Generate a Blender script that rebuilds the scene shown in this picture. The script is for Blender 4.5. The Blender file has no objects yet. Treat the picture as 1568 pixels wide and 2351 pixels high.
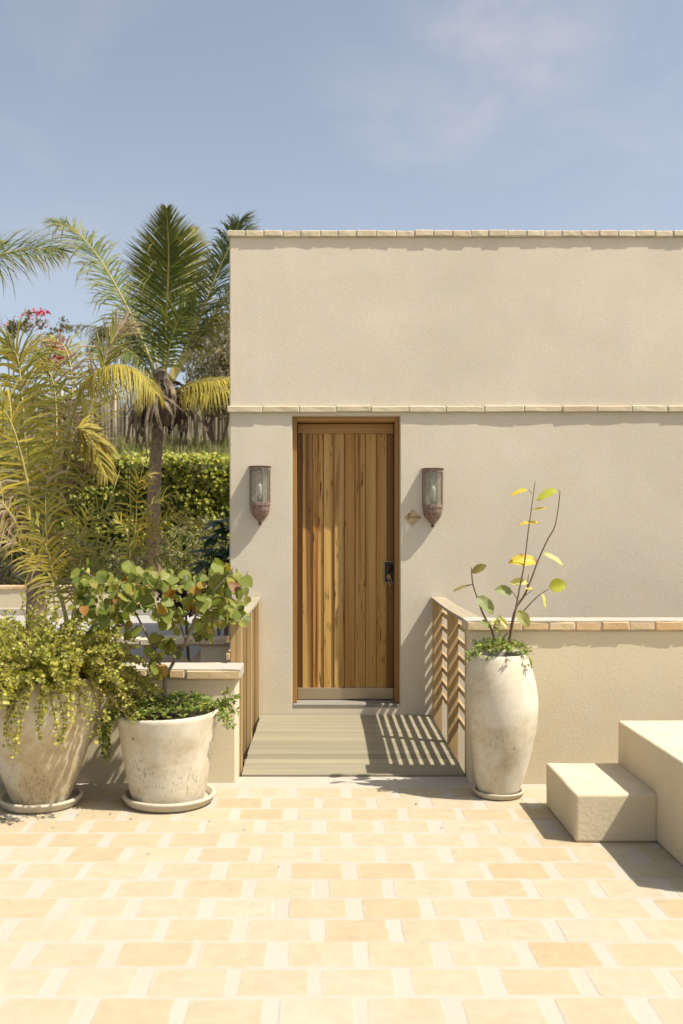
import bpy, bmesh, math, random
import numpy as np
from mathutils import Vector, Matrix, noise as mnoise

random.seed(7)
rng = np.random.default_rng(7)
scene = bpy.context.scene
C = scene.collection
R = math.radians

# ------------------------------------------------------------------ camera, sky, sun
F, H = 2250.0, 1.555            # focal length and eye height for a 1568 x 2351 frame
CX, CY = 740.0, 1205.0          # vanishing point of the deck edges in that frame
cam = bpy.data.cameras.new('camera')
camo = bpy.data.objects.new('camera', cam); C.objects.link(camo)
camo.location = (0, 0, H); camo.rotation_euler = (R(90), 0, 0)
cam.sensor_fit = 'HORIZONTAL'; cam.sensor_width = 24.0
cam.lens = F / 1568 * 24.0
cam.shift_x = (784 - CX) / 1568; cam.shift_y = (CY - 1175.5) / 1568
cam.clip_end = 2000
cam.dof.use_dof = True; cam.dof.focus_distance = 7.4; cam.dof.aperture_fstop = 2.4
scene.camera = camo

SUN = Vector((0.605, -0.24, 1.0)).normalized()
el = math.asin(SUN.z); az = math.atan2(SUN.x, SUN.y)
world = bpy.data.worlds.new('World'); scene.world = world; world.use_nodes = True
nt = world.node_tree; nt.nodes.clear()
wo = nt.nodes.new('ShaderNodeOutputWorld'); bg = nt.nodes.new('ShaderNodeBackground')
sky = nt.nodes.new('ShaderNodeTexSky'); sky.sky_type = 'NISHITA'; sky.sun_disc = False
sky.sun_elevation = el; sky.sun_rotation = az
sky.air_density = 1.0; sky.dust_density = 2.2; sky.ozone_density = 1.2
hsv = nt.nodes.new('ShaderNodeHueSaturation'); hsv.inputs['Saturation'].default_value = 0.62
tc = nt.nodes.new('ShaderNodeTexCoord')
mp = nt.nodes.new('ShaderNodeMapping'); mp.inputs['Scale'].default_value = (2.2, 1.4, 3.4)
mp.inputs['Location'].default_value = (0.35, 0.2, 0.1)
mp.inputs['Rotation'].default_value = (0.0, R(28), 0.0)
nz = nt.nodes.new('ShaderNodeTexNoise'); nz.inputs['Scale'].default_value = 1.5
nz.inputs['Detail'].default_value = 6; nz.inputs['Roughness'].default_value = 0.52
nz.inputs['Distortion'].default_value = 0.35
rmp = nt.nodes.new('ShaderNodeValToRGB')
rmp.color_ramp.elements[0].position = 0.54; rmp.color_ramp.elements[0].color = (0, 0, 0, 1)
rmp.color_ramp.elements[1].position = 0.82; rmp.color_ramp.elements[1].color = (.25, .25, .25, 1)
mx = nt.nodes.new('ShaderNodeMix'); mx.data_type = 'RGBA'
mx.inputs['B'].default_value = (5.3, 4.9, 4.75, 1)
L = nt.links
L.new(tc.outputs['Generated'], mp.inputs['Vector']); L.new(mp.outputs[0], nz.inputs['Vector'])
L.new(nz.outputs['Fac'], rmp.inputs['Fac'])
def cloud(direction, size, lo, hi, amount, scale):
    dv = nt.nodes.new('ShaderNodeVectorMath'); dv.operation = 'DISTANCE'; dv.inputs[1].default_value = Vector(direction).normalized()
    L.new(tc.outputs['Generated'], dv.inputs[0])
    fall = nt.nodes.new('ShaderNodeMapRange'); fall.interpolation_type = 'SMOOTHERSTEP'
    fall.inputs['From Min'].default_value = size; fall.inputs['From Max'].default_value = 0.0
    L.new(dv.outputs['Value'], fall.inputs['Value'])
    cn = nt.nodes.new('ShaderNodeTexNoise'); cn.inputs['Scale'].default_value = scale; cn.inputs['Detail'].default_value = 7; cn.inputs['Roughness'].default_value = .55; cn.inputs['Distortion'].default_value = .3
    cm = nt.nodes.new('ShaderNodeMapping'); cm.inputs['Rotation'].default_value = (0, R(40), 0); cm.inputs['Scale'].default_value = (1, 1, 2.0)
    L.new(tc.outputs['Generated'], cm.inputs['Vector']); L.new(cm.outputs[0], cn.inputs['Vector'])
    cr = nt.nodes.new('ShaderNodeMapRange'); cr.interpolation_type = 'SMOOTHSTEP'; cr.inputs['From Min'].default_value = lo; cr.inputs['From Max'].default_value = hi; cr.inputs['To Max'].default_value = amount
    L.new(cn.outputs['Fac'], cr.inputs['Value'])
    mu = nt.nodes.new('ShaderNodeMath'); mu.operation = 'MULTIPLY'; L.new(fall.outputs[0], mu.inputs[0]); L.new(cr.outputs[0], mu.inputs[1]); return mu.outputs[0]
acc = rmp.outputs['Color']
for a_ in (((.205, 1, .505), .13, .34, .70, .42, 7.0), ((.16, 1, .462), .13, .34, .72, .34, 7.0), ((.085, 1, .408), .16, .36, .75, .22, 6.0), ((.30, 1, .42), .20, .40, .75, .16, 5.0), ((-.30, 1, .36), .22, .42, .75, .14, 4.0), ((-.9, -.3, .5), .5, .4, .7, .5, 4.0), ((.8, -.5, .4), .5, .4, .7, .5, 4.0)):
    ad = nt.nodes.new('ShaderNodeMath'); ad.operation = 'MAXIMUM'; L.new(acc, ad.inputs[0]); L.new(cloud(*a_), ad.inputs[1]); acc = ad.outputs[0]
L.new(acc, mx.inputs['Factor'])
L.new(sky.outputs[0], hsv.inputs['Color']); L.new(hsv.outputs[0], mx.inputs['A'])
L.new(mx.outputs['Result'], bg.inputs['Color'])
bg.inputs['Strength'].default_value = 0.103
L.new(bg.outputs[0], wo.inputs['Surface'])

sun = bpy.data.lights.new('sun', 'SUN'); sun.energy = 4.4; sun.angle = R(0.53); sun.color = (1.0, 0.945, 0.85)
suno = bpy.data.objects.new('sun', sun); C.objects.link(suno)
suno.rotation_euler = (-SUN).to_track_quat('-Z', 'Y').to_euler(); suno.location = (6, -3, 12)

vs = scene.view_settings
scene.display_settings.display_device = 'sRGB'
vs.view_transform = 'Standard'; vs.look = 'None'; vs.gamma = 1.0; vs.use_curve_mapping = False
vs.exposure = 0.70

# ------------------------------------------------------------------ helpers
def P(xd, yd, Y):
    """point at depth Y seen at frame position (xd, yd)"""
    return Vector(((xd - CX) * Y / F, Y, H - (yd - CY) * Y / F))

class MB:
    def __init__(s): s.v = []; s.f = []; s.c = []
    def add(s, v, f, col=None):
        o = len(s.v); s.v += [tuple(p) for p in v]; s.f += [tuple(i + o for i in q) for q in f]
        if col is not None: s.c += [col] * len(v)
    def box(s, x0, x1, y0, y1, z0, z1):
        s.add([(x0,y0,z0),(x1,y0,z0),(x1,y1,z0),(x0,y1,z0),(x0,y0,z1),(x1,y0,z1),(x1,y1,z1),(x0,y1,z1)],
              [(0,3,2,1),(4,5,6,7),(0,1,5,4),(1,2,6,5),(2,3,7,6),(3,0,4,7)])
    def tube(s, pts, rad, n=6, col=None, cap=True):
        pts = [Vector(p) for p in pts]; m = len(pts)
        if not hasattr(rad, '__len__'): rad = [rad] * m
        v = []; f = []; ref = Vector((0.31, 0.2, 0.93))
        for i, p in enumerate(pts):
            t = (pts[min(i+1, m-1)] - pts[max(i-1, 0)]).normalized()
            a = t.cross(ref)
            if a.length < 1e-3: a = t.cross(Vector((1, 0, 0)))
            a.normalize(); b = t.cross(a)
            for k in range(n):
                g = 2 * math.pi * k / n
                v.append(p + (a * math.cos(g) + b * math.sin(g)) * rad[i])
        for i in range(m - 1):
            for k in range(n):
                k2 = (k + 1) % n
                f.append((i*n+k, i*n+k2, (i+1)*n+k2, (i+1)*n+k))
        if cap:
            f.append(tuple(range(n))[::-1]); f.append(tuple((m-1)*n + k for k in range(n)))
        s.add(v, f, col)
    def lathe(s, prof, c, n=40, fn=None):
        v = []; f = []
        for i, (r, z) in enumerate(prof):
            for k in range(n):
                g = 2 * math.pi * k / n
                p = Vector((c[0] + r * math.cos(g), c[1] + r * math.sin(g), c[2] + z))
                v.append(fn(p, i, g) if fn else p)
        for i in range(len(prof) - 1):
            for k in range(n):
                k2 = (k + 1) % n
                f.append((i*n+k, i*n+k2, (i+1)*n+k2, (i+1)*n+k))
        s.add(v, f)

def link(name, me, mat, parent=None):
    o = bpy.data.objects.new(name, me); C.objects.link(o)
    if mat is not None and not me.materials: me.materials.append(mat)
    if parent is not None:
        o.parent = parent; o.matrix_parent_inverse = Matrix.Translation(-Vector(parent.location))
    return o

def mkmesh(name, v, f, mat=None, smooth=False, cols=None):
    me = bpy.data.meshes.new(name)
    me.from_pydata(v, [], f); me.update()
    if mat: me.materials.append(mat)
    if smooth: me.polygons.foreach_set('use_smooth', [True] * len(me.polygons))
    if cols is not None and len(cols) == len(v):
        a = me.color_attributes.new('Col', 'FLOAT_COLOR', 'POINT')
        arr = np.ones((len(v), 4), dtype=np.float32); arr[:, :3] = np.array(cols, dtype=np.float32)[:, :3]
        a.data.foreach_set('color', arr.ravel())
    return me

def build(name, mb, mat, parent=None, smooth=False, bevel=0, seg=2):
    me = mkmesh(name, mb.v, mb.f, mat, smooth, mb.c if mb.c else None)
    if bevel:
        bm = bmesh.new(); bm.from_mesh(me)
        bmesh.ops.remove_doubles(bm, verts=bm.verts, dist=1e-5)
        es = [e for e in bm.edges if len(e.link_faces) == 2 and e.calc_face_angle(0) > 0.6]
        bmesh.ops.bevel(bm, geom=es, offset=bevel, segments=seg, profile=0.5, affect='EDGES')
        bm.to_mesh(me); bm.free()
    return link(name, me, mat, parent)

def tag(o, label, cat, group=None, kind=None):
    o['label'] = label; o['category'] = cat
    if group: o['group'] = group
    if kind: o['kind'] = kind
    return o
def thing(name, loc, label, cat, group=None):
    o = bpy.data.objects.new(name, None); C.objects.link(o); o.location = loc
    o.empty_display_size = 0.1
    return tag(o, label, cat, group)
def struct(o): o['kind'] = 'structure'; return o
def stuff(o): o['kind'] = 'stuff'; return o

# ------------------------------------------------------------------ materials
def newmat(name):
    m = bpy.data.materials.new(name); m.use_nodes = True
    t = m.node_tree; b = t.nodes['Principled BSDF']
    return m, t, b
def N(t, kind, **kw):
    n = t.nodes.new('ShaderNode' + kind)
    for k, v in kw.items():
        if k in n.inputs.keys(): n.inputs[k].default_value = v
        else: setattr(n, k, v)
    return n
def coords(t, scale=(1, 1, 1), rand=False):
    tcn = N(t, 'TexCoord'); mpn = N(t, 'Mapping'); mpn.inputs['Scale'].default_value = scale
    src = tcn.outputs['Object']
    if rand:
        oi = N(t, 'ObjectInfo'); mu = N(t, 'Math', operation='MULTIPLY'); mu.inputs[1].default_value = 37.0
        t.links.new(oi.outputs['Random'], mu.inputs[0])
        ad = N(t, 'VectorMath', operation='ADD')
        t.links.new(src, ad.inputs[0]); t.links.new(mu.outputs[0], ad.inputs[1]); src = ad.outputs[0]
    t.links.new(src, mpn.inputs['Vector'])
    return mpn.outputs[0]
def ramp(t, fac, stops):
    r = N(t, 'ValToRGB'); e = r.color_ramp.elements
    while len(e) < len(stops): e.new(0.5)
    for i, (p, c) in enumerate(stops):
        e[i].position = p; e[i].color = (*c, 1) if len(c) == 3 else c
    t.links.new(fac, r.inputs['Fac']); return r.outputs['Color']
def noise(t, vec, scale, detail=5, rough=0.55, dist=0.0):
    n = N(t, 'TexNoise'); n.inputs['Scale'].default_value = scale; n.inputs['Detail'].default_value = detail
    n.inputs['Roughness'].default_value = rough; n.inputs['Distortion'].default_value = dist
    t.links.new(vec, n.inputs['Vector']); return n.outputs['Fac']
def mix(t, fac, a, b, mode='MIX'):
    m = N(t, 'Mix', data_type='RGBA', blend_type=mode)
    for s, x in (('Factor', fac), ('A', a), ('B', b)):
        if isinstance(x, (int, float)): m.inputs[s].default_value = x
        elif isinstance(x, tuple): m.inputs[s].default_value = (*x, 1)
        else: t.links.new(x, m.inputs[s])
    return m.outputs['Result']
def bump(t, b, h, strength, dist=0.01):
    n = N(t, 'Bump'); n.inputs['Strength'].default_value = strength; n.inputs['Distance'].default_value = dist
    t.links.new(h, n.inputs['Height']); t.links.new(n.outputs[0], b.inputs['Normal']); return n

def plaster(name, base, vary=0.12, bs=0.6, fine=85):
    m, t, b = newmat(name); v = coords(t)
    big = noise(t, v, 1.3, 6, 0.6, 0.5)
    d = tuple(c * (1 - vary) for c in base); l = tuple(min(1, c * (1 + vary * .55)) for c in base)
    warm = (base[0] * 1.02, base[1] * 0.93, base[2] * 0.80)
    c1 = ramp(t, big, [(0.3, d), (0.7, l)])
    mid = noise(t, v, 5.0, 5, 0.65, 1.0)
    f2 = ramp(t, mid, [(0.45, (0, 0, 0)), (0.8, (.55, .55, .55))])
    c2 = mix(t, f2, c1, warm)
    fn = noise(t, v, fine, 3, 0.6)
    f3 = ramp(t, fn, [(0.3, (.86, .86, .86)), (0.65, (1.04, 1.04, 1.04))])
    c3 = mix(t, 0.25, c2, f3, 'MULTIPLY')
    t.links.new(c3, b.inputs['Base Color']); b.inputs['Roughness'].default_value = 0.92
    b.inputs['Specular IOR Level'].default_value = 0.15
    h = N(t, 'Math', operation='ADD'); t.links.new(fn, h.inputs[0])
    n2 = noise(t, v, fine * .25, 4, 0.6); hm = N(t, 'Math', operation='MULTIPLY'); hm.inputs[1].default_value = .7; t.links.new(n2, hm.inputs[0]); t.links.new(hm.outputs[0], h.inputs[1])
    bump(t, b, h.outputs[0], bs, 0.006)
    return m

def brickmat(name, cols, rough=0.9, bs=0.5, sc=18, smear=None):
    m, t, b = newmat(name); v = coords(t, rand=True)
    oi = N(t, 'ObjectInfo')
    c = ramp(t, oi.outputs['Random'], [(i / max(1, len(cols) - 1), k) for i, k in enumerate(cols)])
    n1 = noise(t, v, sc, 6, 0.65, 0.6); n2 = noise(t, v, sc * .22, 4, 0.6, 0.8)
    c = mix(t, ramp(t, n2, [(0.35, (0, 0, 0)), (0.75, (.6, .6, .6))]), c, cols[0], 'MIX')
    c = mix(t, 0.6, c, ramp(t, n1, [(0.25, (.8, .78, .75)), (0.7, (1.08, 1.08, 1.08))]), 'MULTIPLY')
    if smear:                                   # mortar smeared over the worn edges of the piece
        tcn = N(t, 'TexCoord'); sx = N(t, 'SeparateXYZ'); t.links.new(tcn.outputs['Object'], sx.inputs[0])
        ax = N(t, 'Math', operation='ABSOLUTE'); ay = N(t, 'Math', operation='ABSOLUTE')
        t.links.new(sx.outputs[0], ax.inputs[0]); t.links.new(sx.outputs[1], ay.inputs[0])
        px_ = N(t, 'Math', operation='ADD'); px_.inputs[1].default_value = -.026; t.links.new(ax.outputs[0], px_.inputs[0])
        mxm = N(t, 'Math', operation='MAXIMUM'); py_ = N(t, 'Math', operation='ADD'); py_.inputs[1].default_value = -.007; t.links.new(ay.outputs[0], py_.inputs[0]); t.links.new(px_.outputs[0], mxm.inputs[0]); t.links.new(py_.outputs[0], mxm.inputs[1])
        n4 = noise(t, v, 9, 4, 0.6, 0.5)
        ma = N(t, 'Math', operation='MULTIPLY_ADD'); ma.inputs[1].default_value = .05; t.links.new(n4, ma.inputs[0]); t.links.new(mxm.outputs[0], ma.inputs[2])
        c = mix(t, ramp(t, ma.outputs[0], [(0.112, (0, 0, 0)), (0.131, (.85, .85, .85))]), c, smear)
    t.links.new(c, b.inputs['Base Color']); b.inputs['Roughness'].default_value = rough
    b.inputs['Specular IOR Level'].default_value = 0.15
    bump(t, b, n1, bs, 0.004)
    return m

def wood(name, stops, axis=2, across=16, along=0.7, streak=0.6, rough=0.6, tint=None, flecks=False):
    m, t, b = newmat(name)
    sc = [across] * 3; sc[axis] = along
    v = coords(t, tuple(sc), rand=True)
    n1 = noise(t, v, 1.0, 5, 0.55, 0.8)
    c = ramp(t, n1, stops)
    sc2 = [across * 4.5] * 3; sc2[axis] = along * 2.2
    v2 = coords(t, tuple(sc2), rand=True)
    n2 = noise(t, v2, 1.0, 4, 0.6, 0.3)
    c = mix(t, streak, c, ramp(t, n2, [(0.28, (.45, .36, .3)), (0.45, (.92, .9, .88)), (0.7, (1.1, 1.1, 1.08))]), 'MULTIPLY')
    if flecks:                                  # short dark checks and knots in the boards
        v3 = coords(t, (90, 90, 7), rand=True); n3 = noise(t, v3, 1.0, 2, 0.5, 0.2)
        v4 = coords(t, (7, 7, 1.2), rand=True); n4 = noise(t, v4, 1.0, 2, 0.5, 0.2)
        pr = N(t, 'Math', operation='MULTIPLY')
        t.links.new(ramp(t, n3, [(0.60, (0, 0, 0)), (0.66, (1, 1, 1))]), pr.inputs[0]); t.links.new(ramp(t, n4, [(0.45, (0, 0, 0)), (0.58, (.9, .9, .9))]), pr.inputs[1])
        c = mix(t, pr.outputs[0], c, (0.06, 0.022, 0.008))
    if tint:
        oi = N(t, 'ObjectInfo')
        c = mix(t, 1.0, c, ramp(t, oi.outputs['Random'], tint), 'MULTIPLY')
    t.links.new(c, b.inputs['Base Color']); b.inputs['Roughness'].default_value = rough
    b.inputs['Specular IOR Level'].default_value = 0.25
    bump(t, b, n2, 0.25, 0.003)
    return m

def simple(name, col, rough=0.7, metal=0.0, vary=0.25, sc=20, bs=0.2):
    m, t, b = newmat(name); v = coords(t, rand=True)
    n = noise(t, v, sc, 5, 0.6, 0.4)
    c = ramp(t, n, [(0.3, tuple(k * (1 - vary) for k in col)), (0.7, tuple(min(1, k * (1 + vary)) for k in col))])
    t.links.new(c, b.inputs['Base Color']); b.inputs['Roughness'].default_value = rough
    b.inputs['Metallic'].default_value = metal
    if bs: bump(t, b, n, bs, 0.004)
    return m

def leafmat(name, attr=True, stops=None, transl=0.35, rough=0.5, gloss=0.3):
    m = bpy.data.materials.new(name); m.use_nodes = True; t = m.node_tree; b = t.nodes['Principled BSDF']
    out = t.nodes['Material Output']
    if attr:
        a = N(t, 'Attribute', attribute_name='Col'); col = a.outputs['Color']
    else:
        oi = N(t, 'ObjectInfo'); col = ramp(t, oi.outputs['Random'], stops)
        v = coords(t, rand=True); n = noise(t, v, 24, 3, 0.5, 0.6)
        col = mix(t, 0.8, col, ramp(t, n, [(0.3, (.75, .75, .7)), (0.7, (1.15, 1.1, 1.0))]), 'MULTIPLY')
    t.links.new(col, b.inputs['Base Color']); b.inputs['Roughness'].default_value = rough
    b.inputs['Specular IOR Level'].default_value = gloss
    tr = N(t, 'BsdfTranslucent')
    hs = N(t, 'HueSaturation'); hs.inputs['Value'].default_value = 1.5; hs.inputs['Saturation'].default_value = 1.1
    t.links.new(col, hs.inputs['Color']); t.links.new(hs.outputs[0], tr.inputs['Color'])
    ms = N(t, 'MixShader'); ms.inputs[0].default_value = transl
    t.links.new(b.outputs[0], ms.inputs[1]); t.links.new(tr.outputs[0], ms.inputs[2])
    t.links.new(ms.outputs[0], out.inputs['Surface'])
    return m

M = {}
M['wall'] = plaster('stucco', (0.615, 0.55, 0.425), 0.09, 0.24, 150)
M['lowwall'] = plaster('stucco_low', (0.60, 0.52, 0.365), 0.08, 0.26, 160)
M['step'] = plaster('smooth_plaster', (0.60, 0.505, 0.345), 0.12, 0.32, 55)
M['mortar'] = plaster('mortar', (0.42, 0.378, 0.31), 0.06, 0.3, 90)
M['paver'] = brickmat('paver_clay', [(0.405, 0.335, 0.215), (0.425, 0.37, 0.27), (0.405, 0.325, 0.205), (0.425, 0.375, 0.28), (0.40, 0.305, 0.18), (0.415, 0.355, 0.24), (0.405, 0.345, 0.24), (0.42, 0.365, 0.255), (0.40, 0.315, 0.195), (0.425, 0.375, 0.275)], 0.85, 0.25, 14, (0.42, 0.378, 0.31))
M['capbrick'] = brickmat('cap_brick', [(0.57, 0.49, 0.34), (0.54, 0.455, 0.30), (0.59, 0.52, 0.38), (0.55, 0.435, 0.31), (0.58, 0.505, 0.36)], 0.9, 0.7, 30)
M['redbrick'] = brickmat('cap_brick_orange', [(0.54, 0.385, 0.21), (0.57, 0.43, 0.255), (0.53, 0.35, 0.18), (0.58, 0.465, 0.29), (0.545, 0.40, 0.22)], 0.9, 0.7, 30)
M['doorwood'] = wood('door_wood', [(0.28, (0.10, 0.040, 0.012)), (0.37, (0.27, 0.135, 0.038)), (0.46, (0.44, 0.27, 0.085)), (0.70, (0.54, 0.375, 0.145))], 2, 9, 0.30, 0.45, 0.42,
                    [(0, (.78, .66, .52)), (0.2, (1.08, .97, .78)), (0.4, (.84, .78, .70)), (0.6, (1.15, 1.0, .78)), (0.8, (.92, .9, .88)), (1, (1.15, 1.0, .8))], flecks=True)
M['framewood'] = wood('frame_wood', [(0.25, (0.19, 0.088, 0.024)), (0.6, (0.31, 0.165, 0.05))], 2, 12, 0.5, 0.5, 0.42)
M['stilewood'] = wood('stile_wood', [(0.25, (0.13, 0.058, 0.017)), (0.6, (0.22, 0.11, 0.032))], 2, 12, 0.5, 0.5, 0.42)
M['railwoodh'] = wood('door_rail_wood', [(0.25, (0.29, 0.16, 0.05)), (0.6, (0.40, 0.24, 0.085))], 0, 12, 0.5, 0.4, 0.42)
M['railing'] = wood('railing_wood', [(0.25, (0.36, 0.24, 0.105)), (0.65, (0.47, 0.335, 0.165))], 2, 14, 0.6, 0.4, 0.7)
M['slat'] = wood('slat_wood', [(0.25, (0.34, 0.23, 0.115)), (0.65, (0.46, 0.33, 0.18))], 1, 14, 0.6, 0.4, 0.7)
M['handrail'] = wood('handrail_wood', [(0.25, (0.30, 0.25, 0.17)), (0.65, (0.38, 0.325, 0.23))], 1, 14, 0.6, 0.35, 0.75)
M['deck'] = wood('deck_wood', [(0.25, (0.235, 0.205, 0.138)), (0.65, (0.285, 0.252, 0.172))], 0, 13, 0.6, 0.3, 0.75,
                [(0, (.80, .80, .77)), (0.5, (1, 1, 1)), (1, (1.10, 1.09, 1.04))])
M['metal'] = simple('brushed_metal', (0.42, 0.345, 0.235), 0.38, 0.75, 0.06, 4, 0.0)
M['dark'] = simple('black_metal', (0.012, 0.011, 0.010), 0.4, 0.3, 0.2, 30, 0.0)
M['brass'] = simple('aged_brass', (0.30, 0.21, 0.10), 0.4, 0.7, 0.15, 30, 0.0)
M['knob'] = simple('bronze_knob', (0.045, 0.036, 0.028), 0.35, 0.6, 0.15, 30, 0.0)
M['copper'] = simple('aged_copper', (0.26, 0.175, 0.135), 0.45, 0.35, 0.4, 45, 0.25)
M['hole_shade'] = simple('hole_shade_dark', (0.01, 0.008, 0.006), 0.9, 0, 0.1, 30, 0)
M['finial'] = simple('finial_metal', (0.10, 0.075, 0.075), 0.4, 0.6, 0.2, 40, 0)
M['bulb'] = simple('frosted_bulb', (0.72, 0.72, 0.66), 0.3, 0, 0.03, 10, 0)
M['socket'] = simple('lamp_socket', (0.17, 0.145, 0.06), 0.6, 0.1, 0.2, 40, 0)
M['plaque'] = simple('brass_plaque', (0.40, 0.29, 0.15), 0.45, 0.35, 0.1, 9, 0)
M['ink'] = simple('engraved_ink', (0.03, 0.022, 0.015), 0.7, 0, 0.1, 9, 0)
M['soil'] = simple('soil', (0.05, 0.035, 0.022), 0.95, 0, 0.4, 30, 0.6)
M['garden'] = simple('garden_soil', (0.13, 0.10, 0.055), 0.95, 0, 0.4, 3, 0.5)
M['grass'] = simple('dry_grass', (0.20, 0.185, 0.075), 0.95, 0, 0.45, 1.6, 0.6)
M['bark'] = simple('grey_bark', (0.19, 0.145, 0.10), 0.9, 0, 0.35, 40, 0.5)
M['stem'] = simple('twig_brown', (0.14, 0.085, 0.055), 0.8, 0, 0.3, 60, 0.2)
M['trunk'] = simple('palm_trunk', (0.20, 0.145, 0.085), 0.95, 0, 0.4, 14, 0.7)
M['cane'] = simple('dry_cane', (0.45, 0.38, 0.26), 0.95, 0, 0.35, 6, 0.2)
M['greydeck'] = plaster('grey_paving', (0.36, 0.34, 0.31), 0.1, 0.3, 20)
M['sill'] = plaster('sill_stone', (0.24, 0.22, 0.18), 0.1, 0.3, 40)
M['lattice'] = plaster('lattice_clay', (0.50, 0.40, 0.27), 0.12, 0.5, 60)
M['rachis'] = simple('frond_stalk', (0.36, 0.30, 0.10), 0.6, 0, 0.25, 8, 0.0)
M['deadsheath'] = simple('dry_sheath', (0.13, 0.092, 0.058), 0.95, 0, 0.5, 12, 0.4)
M['nut'] = simple('coconut_husk', (0.33, 0.29, 0.07), 0.6, 0, 0.2, 12, 0.1)
M['leaf'] = leafmat('leaf_mass')
M['palmleaf'] = leafmat('palm_leaflets', transl=0.3, rough=0.55, gloss=0.2)
M['roundleaf'] = leafmat('round_leaf', False, [(0, (0.13, 0.165, 0.028)), (0.25, (0.19, 0.215, 0.04)), (0.5, (0.155, 0.185, 0.035)), (0.72, (0.25, 0.245, 0.05)),
                         (0.88, (0.20, 0.20, 0.045)), (0.93, (0.33, 0.22, 0.035)), (0.97, (0.30, 0.13, 0.02)), (1, (0.13, 0.06, 0.02))], 0.3)
M['yleaf'] = leafmat('yellow_leaf', True, None, 0.35)
M['darkleaf'] = leafmat('glossy_dark_leaf', False, [(0, (0.018, 0.045, 0.014)), (1, (0.035, 0.075, 0.02))], 0.15, 0.35, 0.5)

def potmat(name, warm):
    m, t, b = newmat(name); v = coords(t)
    n1 = noise(t, v, 4.2, 7, 0.68, 0.15)
    lo = (0.50, 0.40, 0.24) if warm else (0.51, 0.435, 0.305)
    c = ramp(t, n1, [(0.30, (0.36, 0.275, 0.17)), (0.44, lo), (0.55, (0.57, 0.51, 0.39)), (0.72, (0.64, 0.595, 0.49))])
    v2 = coords(t, (75, 75, 26)); n2 = noise(t, v2, 1.0, 4, 0.65, 0.15)
    n3 = noise(t, v, 5.5, 4, 0.6, 0.3)
    tcz = N(t, 'TexCoord'); sz = N(t, 'SeparateXYZ'); t.links.new(tcz.outputs['Object'], sz.inputs[0])
    zr = ramp(t, sz.outputs[2], [(0.0, (1, 1, 1)), (0.30, (.9, .9, .9)), (0.42, (.12, .12, .12))]) 
    sp = N(t, 'Math', operation='MULTIPLY'); sp2 = N(t, 'Math', operation='MULTIPLY')
    t.links.new(ramp(t, n2, [(0.54, (0, 0, 0)), (0.64, (1, 1, 1))]), sp.inputs[0])
    t.links.new(ramp(t, n3, [(0.40, (0, 0, 0)), (0.62, (.9, .9, .9))]), sp.inputs[1])
    t.links.new(sp.outputs[0], sp2.inputs[0]); t.links.new(zr, sp2.inputs[1])
    c = mix(t, sp2.outputs[0], c, (0.19, 0.145, 0.09))
    t.links.new(c, b.inputs['Base Color']); b.inputs['Roughness'].default_value = 0.82
    b.inputs['Specular IOR Level'].default_value = 0.2
    bump(t, b, n2, 0.12, 0.003)
    return m
M['pot'] = potmat('limewashed_terracotta', False)
M['potwarm'] = potmat('limewashed_terracotta_warm', True)
M['saucer'] = plaster('saucer_clay', (0.52, 0.455, 0.34), 0.12, 0.25, 50)

def glassmat(name, tint, rough, bs):
    m = bpy.data.materials.new(name); m.use_nodes = True; t = m.node_tree; t.nodes.clear()
    out = N(t, 'OutputMaterial'); tr = N(t, 'BsdfTransparent'); tr.inputs[0].default_value = (*tint, 1)
    gl = N(t, 'BsdfGlossy'); gl.inputs['Roughness'].default_value = rough
    df = N(t, 'BsdfDiffuse'); df.inputs[0].default_value = (0.30, 0.29, 0.22, 1)
    v = coords(t, (60, 60, 30)); n = noise(t, v, 1.0, 3, 0.6, 1.0)
    bp = N(t, 'Bump'); bp.inputs['Strength'].default_value = bs; bp.inputs['Distance'].default_value = 0.01
    t.links.new(n, bp.inputs['Height']); t.links.new(bp.outputs[0], gl.inputs['Normal'])
    m1 = N(t, 'MixShader'); t.links.new(ramp(t, n, [(0.4, (.04, .04, .04)), (0.66, (.38, .38, .38))]), m1.inputs[0])
    t.links.new(tr.outputs[0], m1.inputs[1]); t.links.new(df.outputs[0], m1.inputs[2])
    m2 = N(t, 'MixShader'); m2.inputs[0].default_value = 0.14
    t.links.new(m1.outputs[0], m2.inputs[1]); t.links.new(gl.outputs[0], m2.inputs[2])
    t.links.new(m2.outputs[0], out.inputs['Surface'])
    return m
M['glass'] = glassmat('seeded_glass', (0.74, 0.76, 0.68), 0.12, 0.5)

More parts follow.
